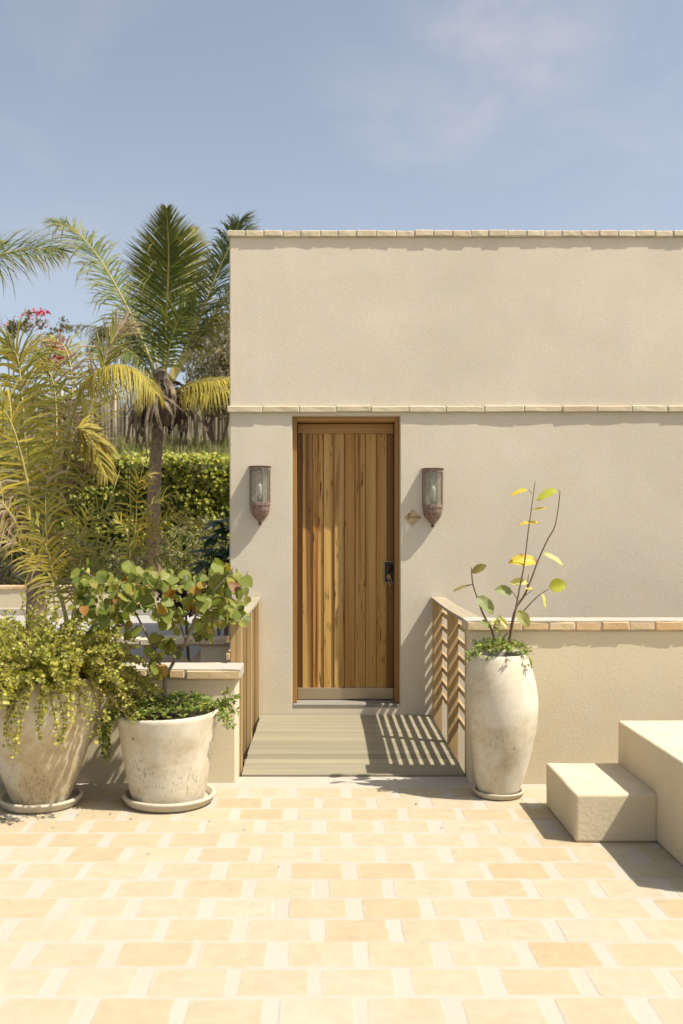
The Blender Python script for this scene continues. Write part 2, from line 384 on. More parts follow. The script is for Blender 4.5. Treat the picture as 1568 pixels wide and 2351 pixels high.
# ------------------------------------------------------------------ leaf mass helper
def leafmass(name, pos, dirs, nrm, Ln, Wd, cols, mat, parent, fold=0.18):
    pos = np.asarray(pos, float); dirs = np.asarray(dirs, float); nrm = np.asarray(nrm, float)
    n = len(pos)
    dirs /= np.linalg.norm(dirs, axis=1)[:, None] + 1e-9
    S = np.cross(dirs, nrm); S /= np.linalg.norm(S, axis=1)[:, None] + 1e-9
    Nn = np.cross(S, dirs)
    Ln = np.broadcast_to(Ln, (n,))[:, None]; Wd = np.broadcast_to(Wd, (n,))[:, None]
    up = Nn * Wd * fold
    V = np.empty((n, 6, 3))
    V[:, 0] = pos
    V[:, 1] = pos + dirs * Ln * .32 + S * Wd * .46 + up
    V[:, 2] = pos + dirs * Ln * .72 + S * Wd * .40 + up
    V[:, 3] = pos + dirs * Ln - Nn * Wd * .1
    V[:, 4] = pos + dirs * Ln * .72 - S * Wd * .40 + up
    V[:, 5] = pos + dirs * Ln * .32 - S * Wd * .46 + up
    b = np.arange(n)[:, None] * 6
    Fc = np.concatenate([b + np.array([0, 1, 2, 3]), b + np.array([0, 3, 4, 5])], 1).reshape(-1, 4)
    me = bpy.data.meshes.new(name)
    me.vertices.add(n * 6); me.vertices.foreach_set('co', V.reshape(-1).astype(np.float32))
    me.loops.add(len(Fc) * 4); me.loops.foreach_set('vertex_index', Fc.reshape(-1).astype(np.int32))
    me.polygons.add(len(Fc)); me.polygons.foreach_set('loop_start', (np.arange(len(Fc)) * 4).astype(np.int32))
    me.update(calc_edges=True)
    cl = np.ones((n, 6, 4), np.float32); cl[:, :, :3] = np.asarray(cols)[:, None, :]
    a = me.color_attributes.new('Col', 'FLOAT_COLOR', 'POINT'); a.data.foreach_set('color', cl.ravel())
    me.materials.append(mat)
    return link(name, me, mat, parent)

def unit(n):
    v = rng.normal(size=(n, 3)); return v / np.linalg.norm(v, axis=1)[:, None]
def pick(cols, n, jit=0.15):
    cols = np.array(cols); c = cols[rng.integers(0, len(cols), n)]
    return np.clip(c * (1 + rng.normal(0, jit, (n, 1))), 0.005, 1)

# ------------------------------------------------------------------ rough brick and paver meshes
def rough_brick(name, l, d, h, amp, mat, seed):
    bm = bmesh.new(); bmesh.ops.create_cube(bm, size=1.0)
    for v in bm.verts: v.co = Vector((v.co.x * l, v.co.y * d, v.co.z * h))
    bmesh.ops.subdivide_edges(bm, edges=[e for e in bm.edges if abs(e.verts[0].co.x - e.verts[1].co.x) > l * .5], cuts=2)
    bmesh.ops.bevel(bm, geom=[e for e in bm.edges if e.calc_face_angle(0) > .5], offset=min(h, d) * .12, segments=1, affect='EDGES')
    for v in bm.verts:
        q = mnoise.noise_vector(v.co * 23 + Vector((seed * 7.1, seed * 3.3, 0)))
        v.co += Vector((q.x, q.y, q.z)) * amp
    me = bpy.data.meshes.new(name); bm.to_mesh(me); bm.free(); me.materials.append(mat); return me

def brick_row(parent, name, mat, x0, x1, pitch, yc, zc, l, d, h, amp, nvar=5, jit=0.006):
    vs_ = [rough_brick(name, l, d, h, amp, mat, i + pitch * 31) for i in range(nvar)]
    x = x0; i = 0
    while x < x1:
        w = pitch * random.uniform(0.93, 1.07)
        if x + w > x1 - pitch * .4: w = x1 - x
        o = link(name, vs_[i % nvar], mat, parent)
        o.location = (x + w / 2, yc + random.uniform(-jit, jit), zc + random.uniform(-.003, .003))
        o.scale = ((w - .006) / l, 1, random.uniform(.94, 1.05))
        o.rotation_euler = (random.uniform(-.02, .02), random.uniform(-.012, .012), random.uniform(-.02, .02) + (math.pi if random.random() < .5 else 0))
        x += w; i += 1

# ------------------------------------------------------------------ ground and terrace
mb = MB(); mb.v = [(-600, -200, -0.9), (600, -200, -0.9), (600, 1200, -0.9), (-600, 1200, -0.9)]; mb.f = [(0, 1, 2, 3)]
struct(build('garden_ground', mb, M['garden']))

ZF = -0.012
mb = MB(); mb.box(-9, 9, -12.0, 6.105, -0.89, ZF - 0.0022)
terrace = struct(build('terrace_floor', mb, M['mortar']))
def paver_mesh(seed, l, w):
    r = random.Random(seed); pts = []
    nrm = [(-l/2, -w/2), (l/2, -w/2), (l/2, w/2), (-l/2, w/2)]
    for k, (cx, cy) in enumerate(nrm):
        sx = 1 if cx > 0 else -1; sy = 1 if cy > 0 else -1
        rad = r.uniform(.004, .018)
        a0 = {(-1, -1): 180, (1, -1): 270, (1, 1): 0, (-1, 1): 90}[(sx, sy)]
        for j in range(3):
            a = R(a0 + 45 * j)
            pts.append((cx - sx * rad + rad * math.cos(a) + r.uniform(-.002, .002), cy - sy * rad + rad * math.sin(a) + r.uniform(-.002, .002)))
        nx, ny = nrm[(k + 1) % 4]
        pts.append(((cx + nx) / 2 + r.uniform(-.004, .004), (cy + ny) / 2 + r.uniform(-.004, .004)))
    n = len(pts)
    v = [(x, y, -.02) for x, y in pts] + [(x, y, -.0012) for x, y in pts] + [(x * .955, y * .945, .0) for x, y in pts]
    f = [(i, (i+1) % n, n + (i+1) % n, n + i) for i in range(n)] + [(n + i, n + (i+1) % n, 2*n + (i+1) % n, 2*n + i) for i in range(n)]
    f.append(tuple(2*n + i for i in range(n)))
    return mkmesh('paver', v, f, M['paver'])
PV = [paver_mesh(i, .254, .206) for i in range(9)]
field = MB()
for i in range(-1, 22):
    y1 = 5.634 - .2165 * i; yc = y1 - .108
    off = .012 if i % 2 == 0 else .163
    for k in range(-14, 15):
        xc = off + .125 + k * .3013 + random.uniform(-.009, .009) + random.uniform(-.004, .004) * 2
        if 1.24 < xc < 2.7 and 4.1 < yc < 5.48: pass
        xd = CX + xc * F / yc
        inview = 2.95 < yc and -190 < xd < 1760
        rz = random.uniform(-.012, .012); s = (random.uniform(.92, 1.05), random.uniform(.94, 1.035))
        z = ZF + random.uniform(-.0012, -.0002)
        if inview:
            o = link('paver', random.choice(PV), M['paver'], terrace)
            o.location = (xc, yc + random.uniform(-.004, .004), z); o.rotation_euler = (random.uniform(-.002, .002), random.uniform(-.002, .002), rz + (math.pi if random.random() < .5 else 0))
            o.scale = (s[0], s[1], 1)
        else:
            a, b = .12 * s[0], .095 * s[1]
            field.add([(xc-a, yc-b, z), (xc+a, yc-b, z), (xc+a, yc+b, z), (xc-a, yc+b, z)], [(0, 1, 2, 3)])
stuff(build('outer_pavers', field, M['paver'], terrace))

# deck over the gap
DX0, DX1, DY0, DY1 = -.508, .893, 6.108, 8.03
mb = MB()
for x in (-.40, .19, .80): mb.box(x - .03, x + .03, DY0 + .05, DY1, -.16, -.031)
deck = struct(build('bridge_deck', mb, M['slat']))
nb = 14; bw = (DY1 - DY0) / nb
for i in range(nb):
    mb = MB(); y0 = DY0 + i * bw
    mb.box(DX0 + random.uniform(-.004, .004), DX1 + random.uniform(-.003, .003), y0 + .005, y0 + bw - .005, -.03, random.uniform(-.002, .0))
    o = build('deck_board', mb, M['deck'], deck, bevel=.003, seg=1)

# ------------------------------------------------------------------ the house
FY = 8.036
FX0, DXL, DXR, DZ0, DZ1, TOP = -.761, -.246, .636, .072, 2.447, 3.912
house = thing('house', (FX0, FY, -.9), 'flat-roofed cream stucco house with brick courses and a plank door', 'house')
xs = [FX0, DXL, DXR, 7.0]; zs = [-.9, DZ0, DZ1, TOP]
bm = bmesh.new(); g = {}
def gv(x, y, z):
    k = (round(x, 4), round(y, 4), round(z, 4))
    if k not in g: g[k] = bm.verts.new(k)
    return g[k]
for i in range(3):
    for j in range(3):
        if i == 1 and j == 1: continue
        bm.faces.new([gv(xs[i], FY, zs[j]), gv(xs[i+1], FY, zs[j]), gv(xs[i+1], FY, zs[j+1]), gv(xs[i], FY, zs[j+1])])
RV = .34
for a, b in (((DXL, DZ0), (DXL, DZ1)), ((DXL, DZ1), (DXR, DZ1)), ((DXR, DZ1), (DXR, DZ0)), ((DXR, DZ0), (DXL, DZ0))):
    bm.faces.new([gv(a[0], FY, a[1]), gv(b[0], FY, b[1]), gv(b[0], FY + RV, b[1]), gv(a[0], FY + RV, a[1])])
BK = 14.6
for j in range(3):
    bm.faces.new([gv(FX0, BK, zs[j]), gv(FX0, FY, zs[j]), gv(FX0, FY, zs[j+1]), gv(FX0, BK, zs[j+1])])
bm.faces.new([gv(xs[k], FY, TOP) for k in range(4)] + [gv(7, BK, TOP), gv(FX0, BK, TOP)])
bm.faces.new([gv(FX0, BK, z) for z in zs] + [gv(7, BK, TOP), gv(7, BK, -.9)])
bm.faces.new([gv(7, FY, z) for z in zs] + [gv(7, BK, TOP), gv(7, BK, -.9)])
bmesh.ops.recalc_face_normals(bm, faces=bm.faces)
es = [e for e in bm.edges if (abs(e.verts[0].co.x - FX0) < 1e-4 and abs(e.verts[1].co.x - FX0) < 1e-4 and abs(e.verts[0].co.y - FY) < 1e-4 and abs(e.verts[1].co.y - FY) < 1e-4)
      or (all(abs(v.co.y - FY) < 1e-4 and DXL - 1e-3 < v.co.x < DXR + 1e-3 and DZ0 - 1e-3 < v.co.z < DZ1 + 1e-3 for v in e.verts))]
bmesh.ops.bevel(bm, geom=es, offset=.008, segments=2, affect='EDGES')
me = bpy.data.meshes.new('wall'); bm.to_mesh(me); bm.free()
link('wall', me, M['wall'], house)
# brick courses: mortar bed core plus single bricks
mb = MB(); mb.box(FX0 - .017, 7.0, FY - .0195, FY + .25, TOP + .001, TOP + .047)
build('mortar_bed', mb, M['mortar'], house)
brick_row(house, 'cap_brick', M['capbrick'], FX0 - .024, 4.3, .152, FY + .04, TOP + .027, .15, .13, .050, .003, 7, .004)
mb = MB(); mb.box(FX0 - .014, 7.0, FY - .0205, FY + .004, 2.480, 2.526)
build('mortar_bed', mb, M['mortar'], house)
brick_row(house, 'band_brick', M['capbrick'], FX0 - .02, 4.2, .303, FY + .018, 2.503, .30, .088, .050, .003, 7, .003)
# plaster kerb under the door
mb = MB(); mb.box(DXL + .005, DXR - .005, FY - .004, FY + .20, DZ0 - .012, DZ0 + .012)
build('door_sill', mb, M['sill'], house, bevel=.003, seg=1)

# door frame and leaf
mb = MB(); JW = .036
fy0, fy1 = FY + .05, FY + .31
mb.box(DXL, DXL + JW, fy0, fy1, DZ0 + .013, DZ1); build('door_jamb', mb, M['framewood'], house, bevel=.003, seg=1)
mb = MB(); mb.box(DXR - JW, DXR, fy0, fy1, DZ0 + .013, DZ1); build('door_jamb', mb, M['framewood'], house, bevel=.003, seg=1)
mb = MB(); mb.box(DXL + JW, DXR - JW, fy0, fy1, DZ1 - .038, DZ1); build('door_head', mb, M['railwoodh'], house, bevel=.003, seg=1)
lx0, lx1, lz0, lz1 = DXL + JW + .003, DXR - JW - .003, DZ0 + .018, DZ1 - .044
LY = FY + .205
mb = MB(); mb.box(lx0 + .004, lx1 - .004, LY + .022, LY + .055, lz0 + .004, lz1 - .004)
door = build('door', mb, M['stilewood'], house)
px0, px1 = -.168, .544
mb = MB(); mb.box(lx0, px0 - .002, LY + .010, LY + .05, lz0 + .10, lz1 - .081); build('stile', mb, M['stilewood'], door, bevel=.002, seg=1)
mb = MB(); mb.box(px1 + .002, lx1, LY + .010, LY + .05, lz0 + .10, lz1 - .081); build('stile', mb, M['stilewood'], door, bevel=.002, seg=1)
mb = MB(); mb.box(lx0, lx1, LY - .010, LY + .05, lz1 - .080, lz1); build('top_rail', mb, M['railwoodh'], door, bevel=.003, seg=1)
mb = MB(); mb.box(lx0, lx1, LY - .012, LY + .05, lz0, lz0 + .096); build('kick_plate', mb, M['metal'], door, bevel=.002, seg=1)
pw = (px1 - px0) / 8
for i in range(8):
    x0 = px0 + i * pw; x1 = x0 + pw - .003; z0, z1 = lz0 + .097, lz1 - .081 + random.uniform(-.001, .001)
    yl, yr = LY - .006, LY + .010
    pr = [(x0, LY + .021), (x0, yl + .004), (x0 + .004, yl), (x0 + pw * .45, (yl + yr) / 2 - .0015), (x1, yr), (x1, LY + .021)]
    v = [(x, y, z0) for x, y in pr] + [(x, y, z1) for x, y in pr]; n = len(pr)
    f = [(k, (k+1) % n, n + (k+1) % n, n + k) for k in range(n)] + [tuple(range(n))[::-1], tuple(range(n, 2*n))]
    # local origin at the plank so that each plank takes its own grain
    me = mkmesh('plank', [(a - x0, b - LY, c - z0) for a, b, c in v], f, M['doorwood'])
    o = link('plank', me, M['doorwood'], door); o.location = (x0, LY, z0)
# lock
ax0, ax1 = (882 - CX) * 8.19 / F, (906.5 - CX) * 8.19 / F
az0, az1 = H - (1339 - CY) * 8.19 / F, H - (1289 - CY) * 8.19 / F
mb = MB(); mb.box(ax0, ax1, LY - .012, LY + .009, az0, az1); build('lock_plate', mb, M['dark'], door, bevel=.002, seg=1)
mb = MB(); e = .006
mb.box(ax0 - .001, ax0 + e, LY - .018, LY - .0121, az0 - .001, az1 + .001); mb.box(ax1 - e, ax1 + .001, LY - .018, LY - .0121, az0 - .001, az1 + .001)
mb.box(ax0 + e, ax1 - e, LY - .018, LY - .0121, az1 - e, az1 + .001); mb.box(ax0 + e, ax1 - e, LY - .018, LY - .0121, az0 - .001, az0 + e)
build('lock_trim', mb, M['brass'], door)
acx = (ax0 + ax1) / 2; ah = az1 - az0
def disc(z, prof, name, mat):
    mb = MB(); n = 24; v = []; f = []
    for r, y in prof:
        for k in range(n):
            a = 2 * math.pi * k / n; v.append((acx + r * math.cos(a), LY - .012 - y, z + r * math.sin(a)))
    for i in range(len(prof) - 1):
        for k in range(n): f.append((i*n+k, i*n+(k+1) % n, (i+1)*n+(k+1) % n, (i+1)*n+k))
    f.append(tuple((len(prof)-1)*n + k for k in range(n)))
    mb.add(v, f); return build(name, mb, mat, door, True)
disc(az0 + ah * .69, [(.034, 0), (.033, .006), (.026, .008), (.018, .010), (.017, .02), (.012, .024)], 'deadbolt', M['knob'])
disc(az0 + ah * .30, [(.030, 0), (.029, .008), (.020, .014), (.016, .03), (.010, .034)], 'lock_cylinder', M['brass'])
mb = MB(); mb.tube([Vector((acx + .004 + .010 * math.cos(a), LY - .052 + .004 * math.sin(a), az0 + ah * .07 + .035 * math.sin(a))) for a in np.linspace(0, 2 * math.pi, 20)], .0028, 6, cap=False)
build('pull_ring', mb, M['metal'], door, True)

# ------------------------------------------------------------------ wall lanterns
PL = [(-.082, 0), (-.067, -.062), (-.026, -.098), (.026, -.098), (.067, -.062), (.082, 0)]
def lantern(xc, ztip, label):
    o = thing('wall_lantern', (xc, FY - .001, ztip), label, 'lantern', 'lanterns either side of the door')
    def ring(s, z, sy=None): return [(xc + x * s, FY - .0015 + y * (sy or s), ztip + z) for x, y in PL]
    def skin(levels, close=True):
        mb = MB(); v = []; n = 6
        for l in levels: v += l
        f = [(i*n+k, i*n+k+1, (i+1)*n+k+1, (i+1)*n+k) for i in range(len(levels)-1) for k in range(5)]
        f += [(i*n+5, i*n, (i+1)*n, (i+1)*n+5) for i in range(len(levels)-1)]
        if close: f += [tuple(range(n)), tuple((len(levels)-1)*n + k for k in range(n))[::-1]]
        mb.add(v, f); return mb
    build('top_band', skin([ring(1.03, .452), ring(1.04, .476), ring(1.17, .481), ring(1.17, .483)]), M['copper'], o)
    build('lower_band', skin([ring(.98, .161), ring(1.05, .163), ring(1.05, .187), ring(.98, .189)]), M['copper'], o)
    build('bowl', skin([ring(.06, .022), ring(.42, .052), ring(.84, .090), ring(.965, .125), ring(.985, .161)]), M['copper'], o)
    mb = MB(); mb.lathe([(.001, 0), (.010, .003), (.014, .011), (.010, .019), (.006, .024)], (xc, FY - .007, ztip), 16)
    build('finial', mb, M['finial'], o, True)
    mb = MB()
    for k, (x, y) in enumerate(PL):
        mb.tube([(xc + x * 1.01, FY - .003 + y * 1.01, ztip + .187), (xc + x * 1.01, FY - .003 + y * 1.01, ztip + .453)], .0032 if k not in (0, 5) else .0025, 6)
    build('frame_bars', mb, M['copper'], o)
    for k in range(5):
        a, b = PL[k], PL[k+1]
        mb = MB(); mb.v = [(xc + a[0] * .985, FY - .003 + a[1] * .985, ztip + .188), (xc + b[0] * .985, FY - .003 + b[1] * .985, ztip + .188), (xc + b[0] * .985, FY - .003 + b[1] * .985, ztip + .452), (xc + a[0] * .985, FY - .003 + a[1] * .985, ztip + .452)]
        mb.f = [(0, 1, 2, 3)]; build('pane', mb, M['glass'], o)
    mb = MB(); mb.lathe([(.0, 0), (.022, .001), (.022, .05), (.0, .051)], (xc, FY - .045, ztip + .19), 16); build('socket', mb, M['socket'], o, True)
    mb = MB(); mb.lathe([(.012, 0), (.020, .012), (.021, .07), (.017, .088), (.008, .098), (.001, .1)], (xc, FY - .045, ztip + .241), 20); build('bulb', mb, M['bulb'], o, True)
    mb = MB()
    def hole_shade(k, u, z, s0, s1, z0, z1, r=.0052):
        a = Vector((PL[k][0], PL[k][1], 0)); b = Vector((PL[k+1][0], PL[k+1][1], 0)); t = (z - z0) / (z1 - z0); s = s0 + (s1 - s0) * t
        q = a.lerp(b, u) * s; d = (b - a).normalized(); n = Vector((d.y, -d.x, 0))
        c = Vector((xc + q.x, FY - .0015 + q.y, ztip + z)) + n * .0012
        ang = random.choice((-.5, .5)); ex = d * math.cos(ang) + Vector((0, 0, 1)) * math.sin(ang); ez = -d * math.sin(ang) + Vector((0, 0, 1)) * math.cos(ang)
        tl = n * ((s1 - s0) * .08 / max(z1 - z0, 1e-3)) * 0
        mb.add([c - ex * r * .6, c - ez * r * 1.2, c + ex * r * .6, c + ez * r * 1.2], [(0, 1, 2, 3)])
    for k in range(5):
        for z in (.150, .133):
            for u in (.3, .7): hole_shade(k, u, z, .965, .985, .125, .161)
        for u in (.25, .5, .75): hole_shade(k, u, .175, 1.05, 1.05, .163, .187, .0022)
        for u in (.35, .65): hole_shade(k, u, .108, .84 + .02, .965 + .02, .090, .125)
    stuff(build('hole_shade_patches', mb, M['hole_shade'], o))  # near-black diamonds laid on the metal paint the shade inside its piercings
    return o
lantern((597 - CX) * FY / F, H - (1206 - CY) * FY / F, 'copper wall lantern with greenish clear glass nearest the house corner')
lantern((993 - CX) * FY / F, H - (1211 - CY) * FY / F, 'copper wall lantern with rippled glass beside the diamond plaque')

# plaque
pxc, pzc = (947.7 - CX) * FY / F, H - (1188 - CY) * FY / F
mb = MB(); s = .068
q = [(0, -s), (s, 0), (0, s), (-s, 0)]
mb.add([(pxc + a, FY - .005, pzc + b) for a, b in q] + [(pxc + a, FY - .0005, pzc + b) for a, b in q],
       [(0, 1, 2, 3), (0, 4, 5, 1), (1, 5, 6, 2), (2, 6, 7, 3), (3, 7, 4, 0)])
plq = tag(build('plaque', mb, M['plaque']), 'brown metal diamond plaque lettered with a palm tree mark', 'sign')
cu = bpy.data.curves.new('lettering', 'FONT'); cu.body = 'PATRONES'; cu.size = .0235; cu.align_x = 'CENTER'; cu.align_y = 'CENTER'; cu.space_character = .92
to = bpy.data.objects.new('lettering_curve', cu); C.objects.link(to)
dg = bpy.context.evaluated_depsgraph_get(); tme = bpy.data.meshes.new_from_object(to.evaluated_get(dg))
bpy.data.objects.remove(to); tme.transform(Matrix.Translation((pxc + .012, FY - .0062, pzc)) @ Matrix.Rotation(R(90), 4, 'X'))
tme.materials.clear(); tme.materials.append(M['ink']); link('lettering', tme, M['ink'], plq)
mb = MB(); bx, bz = pxc - .036, pzc
mb.tube([(bx, FY - .0062, bz - .017), (bx + .002, FY - .0062, bz), (bx + .005, FY - .0062, bz + .024)], .0012, 5)
for a in (200, 165, 130, 50, 15, -20):
    c0 = Vector((bx + .005, FY - .0062, bz + .024)); d = Vector((math.cos(R(a)), 0, math.sin(R(a)))) * .015
    mb.tube([c0, c0 + d * .6 + Vector((0, 0, .002)), c0 + d + Vector((0, 0, -.002))], [.0012, .0011, .0003], 5)
build('palm_mark', mb, M['ink'], plq)

# ------------------------------------------------------------------ low terrace walls
def low_wall(name, x0, x1, y0, y1, top, capl, label, xcap0, xcap1, mat, pitch=.162):
    o = thing(name, ((x0 + x1) / 2, y0, ZF), label, 'wall')
    mb = MB(); mb.box(x0, x1, y0, y1, -.5, top - .066); build('wall_body', mb, M['lowwall'], o, bevel=.012)
    mb = MB(); mb.box(xcap0 + .004, xcap1, y0 - .021, y1 + .012, top - .0655, top - .010); build('mortar_bed', mb, M['mortar'], o)
    brick_row(o, 'cap_brick', mat, xcap0, xcap1, pitch, (y0 + y1) / 2, top - .040, pitch, (y1 - y0) + .052, .052, .003, 7, .003)
    # uneven mortar screed on top of the bricks
    bm = bmesh.new(); bmesh.ops.create_grid(bm, x_segments=60, y_segments=3, size=.5)
    for v in bm.verts:
        v.co = Vector(((xcap0 + xcap1) / 2 + v.co.x * (xcap1 - xcap0 - .004), (y0 + y1) / 2 + v.co.y * ((y1 - y0) + .046), top - .008))
        v.co += mnoise.noise_vector(v.co * 14) * .003
    ex = bmesh.ops.extrude_face_region(bm, geom=list(bm.faces)); 
    for v in [g_ for g_ in ex['geom'] if isinstance(g_, bmesh.types.BMVert)]: v.co.z -= .008
    bmesh.ops.recalc_face_normals(bm, faces=bm.faces)
    me = bpy.data.meshes.new('cap_screed'); bm.to_mesh(me); bm.free(); link('cap_screed', me, M['mortar'], o)
    return o
low_wall('low_wall', .895, 5.4, 5.93, 6.10, .985, .2, 'taller cream terrace wall with brick cap behind the tall urn', .868, 5.4, M['redbrick'])
low_wall('low_wall', -5.4, -.524, 5.96, 6.20, .688, .2, 'shorter cream terrace wall with brick cap behind the two round pots', -5.4, -.497, M['redbrick'], .24)

# ------------------------------------------------------------------ steps
mb = MB(); mb.box(1.248, 1.655, 4.833, 5.47, ZF, .228)
mb2 = MB(); mb2.box(1.65, 3.0, 4.13, 5.474, ZF, .465)
def soften(o):
    me = o.data; bm = bmesh.new(); bm.from_mesh(me)
    bmesh.ops.subdivide_edges(bm, edges=list(bm.edges), cuts=3, use_grid_fill=True)
    for v in bm.verts:
        q = mnoise.noise_vector(v.co * 6.0) * .0035
        v.co += Vector((q.x, q.y, q.z if v.co.z > .03 else 0))
    bm.to_mesh(me); bm.free()
st = build('plaster_step', mb, M['step'], bevel=.014, seg=3); soften(st)
tag(st, 'lower cream plaster step block beside the tall urn', 'step')
st = build('plaster_step', mb2, M['step'], bevel=.014, seg=3); soften(st)
tag(st, 'higher cream plaster block that the lower step leads up to', 'step')

# ------------------------------------------------------------------ railings
def railing(side, xin, ys, label):
    o = thing('wooden_railing', (xin, ys[0], 0), label, 'railing')
    W = .073; xo = xin + side * W
    for y in ys:
        mb = MB(); mb.box(min(xin, xin + side * .0355), max(xin, xin + side * .0355), y, y + .058, -.28, .944)
        mb.box(min(xin + side * .0362, xo), max(xin + side * .0362, xo), y + .002, y + .056, -.28, .944)
        build('post', mb, M['railing'], o, bevel=.002, seg=1)
    for k in range(7):
        z1 = .852 - k * .112
        mb = MB(); a = xo + side * .002; b = xo + side * .024
        mb.box(min(a, b), max(a, b), ys[0] - .03, FY - .006, z1 - .038, z1)
        build('slat', mb, M['slat'], o, bevel=.002, seg=1)
    mb = MB(); a = xin - side * .006; b = xin + side * .112; ns = 14
    v = []; f = []
    for i in range(ns + 1):
        t = i / ns; y = ys[0] - .06 + (FY - .004 - ys[0] + .06) * t
        sag = -.012 * math.sin(math.pi * t); tw = .004 * math.sin(3 * t + 1)
        for (x, z) in ((a, .945), (b, .945), (b, .967 + tw), (a, .967)): v.append((x, y, z + sag))
    for i in range(ns):
        for k in range(4): f.append((i*4+k, i*4+(k+1) % 4, (i+1)*4+(k+1) % 4, (i+1)*4+k))
    f += [(3, 2, 1, 0), tuple(ns*4 + k for k in range(4))]
    mb.add(v, f); build('handrail', mb, M['handrail'], o)
    return o
railing(1, .897, (6.12, 6.985, 7.93), 'slatted wooden railing between the door and the tall urn')
railing(-1, -.512, (6.225, 7.10, 7.95), 'wooden railing post run behind the heart-leaved potted tree')

# ------------------------------------------------------------------ pots
def saucer(c, r, h, parent):
    mb = MB(); w = r * .085
    mb.lathe([(0.001, .0), (r * .86, .0), (r * .95, h * .3), (r * .965, h * .62), (r, h * .72), (r, h * .95), (r - w * .35, h), (r - w, h * .97), (r - w * 1.3, h * .45), (r * .8, h * .34), (.001, h * .34)], c, 56)
    return build('saucer', mb, M['saucer'], parent, True)
def pot(c, prof, mat, parent, tilt=0.0, lean=0.0, wob=.004):
    hgt = prof[-1][1]; n = len(prof)
    top = prof[-1][0]
    full = list(prof) + [(top - .006, hgt + .008), (top - .02, hgt + .008), (top - .028, hgt - .004), (top - .03, hgt - .08)]
    def fn(p, i, g):
        z = p.z - c[2]; t = max(0, z / hgt)
        p = p.copy(); q = mnoise.noise_vector(p * 5) * wob; p += Vector((q.x, q.y, 0))
        p.z += tilt * math.cos(g) * t * t + q.z * t; p.x += lean * math.sin(math.pi * min(1, t)); return p
    mb = MB(); mb.lathe(full, c, 64, fn); return build('pot', mb, mat, parent, True)
def interp(prof, m=28):
    z = np.array([p[1] for p in prof]); r = np.array([p[0] for p in prof]); zz = np.linspace(z[0], z[-1], m)
    rr = np.interp(zz, z, r); k = np.array([1, 2, 3, 2, 1]) / 9
    pad = np.pad(rr, 2, mode='reflect', reflect_type='odd'); rr2 = np.convolve(pad, k, 'valid')
    return [(.001, z[0])] + [(float(a), float(b)) for a, b in zip(rr2, zz)]
def soil(c, r, z, parent):
    mb = MB(); mb.lathe([(.001, z + .01), (r * .6, z + .008), (r, z)], c, 32); return build('soil', mb, M['soil'], parent, True)

# --- big urn with trailing small-leaved bush
c1 = Vector(((94 - CX) * 5.51 / F, 5.51, ZF))
t1 = thing('potted_plant', c1, 'big tapered clay urn with trailing yellow-green small-leaved bush', 'potted plant')
saucer(c1, .23, .052, t1)
pot(c1 + Vector((0, 0, .018)), interp([(.155, 0), (.185, .08), (.228, .19), (.27, .32), (.305, .43), (.333, .54), (.348, .63), (.345, .70)]), M['potwarm'], t1)
soil(c1, .31, .66, t1)
strands = MB(); LP = []; LD = []; LN = []; LC = []; LL = []
pal = [(.43, .40, .09), (.33, .32, .055), (.40, .37, .07), (.27, .28, .05), (.45, .41, .10), (.20, .22, .045), (.36, .33, .05)]
def strand(p, d, length, grav, step=.011, r0=.0035, leaf=.0205, dense=1.0):
    p = Vector(p); d = Vector(d).normalized(); pts = [p.copy()]; s = 0
    while s < length:
        d = (d + Vector((random.gauss(0, .10), random.gauss(0, .10), random.gauss(0, .07) - grav))).normalized()
        p = p + d * step * 2
        dx, dy = p.x - c1.x, p.y - c1.y; rr = math.hypot(dx, dy)   # keep off the pot wall
        zz = p.z - c1.z
        if zz < .70:
            lim = .37 - max(0, .66 - zz) * .28
            if rr < lim:
                k = lim / max(rr, 1e-3); p.x = c1.x + dx * k; p.y = c1.y + dy * k
        s += step * 2; pts.append(p.copy())
        for k in range(4):
            if random.random() < dense:
                a = Vector((random.gauss(0, 1), random.gauss(0, 1), random.gauss(0, 1)))
                side = (a - d * a.dot(d)).normalized()
                LP.append(p + side * .003 + d * random.uniform(-.5, .5) * step); LD.append(side + d * random.uniform(.1, .7) + Vector((0, 0, .15)))
                LN.append(Vector((random.gauss(0, .7), random.gauss(0, .7) - .5, random.gauss(.9, .6)))); LL.append(leaf * random.uniform(.65, 1.25))
    strands.tube(pts, [r0 * (1 - .7 * i / len(pts)) for i in range(len(pts))], 4, cap=False)
for i in range(480):
    a = random.uniform(0, 2 * math.pi); r = .30 * math.sqrt(random.random())
    up = random.uniform(.2, 1.7)
    out = random.uniform(.2, .85)
    strand((c1.x + r * math.cos(a), c1.y + r * math.sin(a), c1.z + .72), (out * math.cos(a), out * math.sin(a), up), random.uniform(.18, .48), random.uniform(.05, .15))
for i in range(30):                                    # long trailers over the rim
    a = random.uniform(math.pi * 1.0, 2 * math.pi * .9); r = random.uniform(.24, .33)
    strand((c1.x + r * math.cos(a), c1.y + r * math.sin(a), c1.z + .72), (math.cos(a), math.sin(a), .45), random.uniform(.22, .48), .16, dense=.8, leaf=.020)
for i in range(26):                                    # spreading mass toward the small tree
    a = random.uniform(-.45, .75); r = random.uniform(.15, .3)
    strand((c1.x + r * math.cos(a), c1.y + r * math.sin(a), c1.z + .72), (1.15 * math.cos(a), math.sin(a), random.uniform(.4, .9)), random.uniform(.4, .68), random.uniform(.08, .13), dense=.95)
for i in range(10):                                    # a few upright sprigs
    a = random.uniform(0, 6.28); r = random.uniform(0, .25)
    strand((c1.x + r * math.cos(a) - .05, c1.y + r * math.sin(a), c1.z + .82), (.25 * math.cos(a), .1, 1.3), random.uniform(.26, .4), .0, dense=.6, leaf=.018)
build('stems', strands, M['stem'], t1)
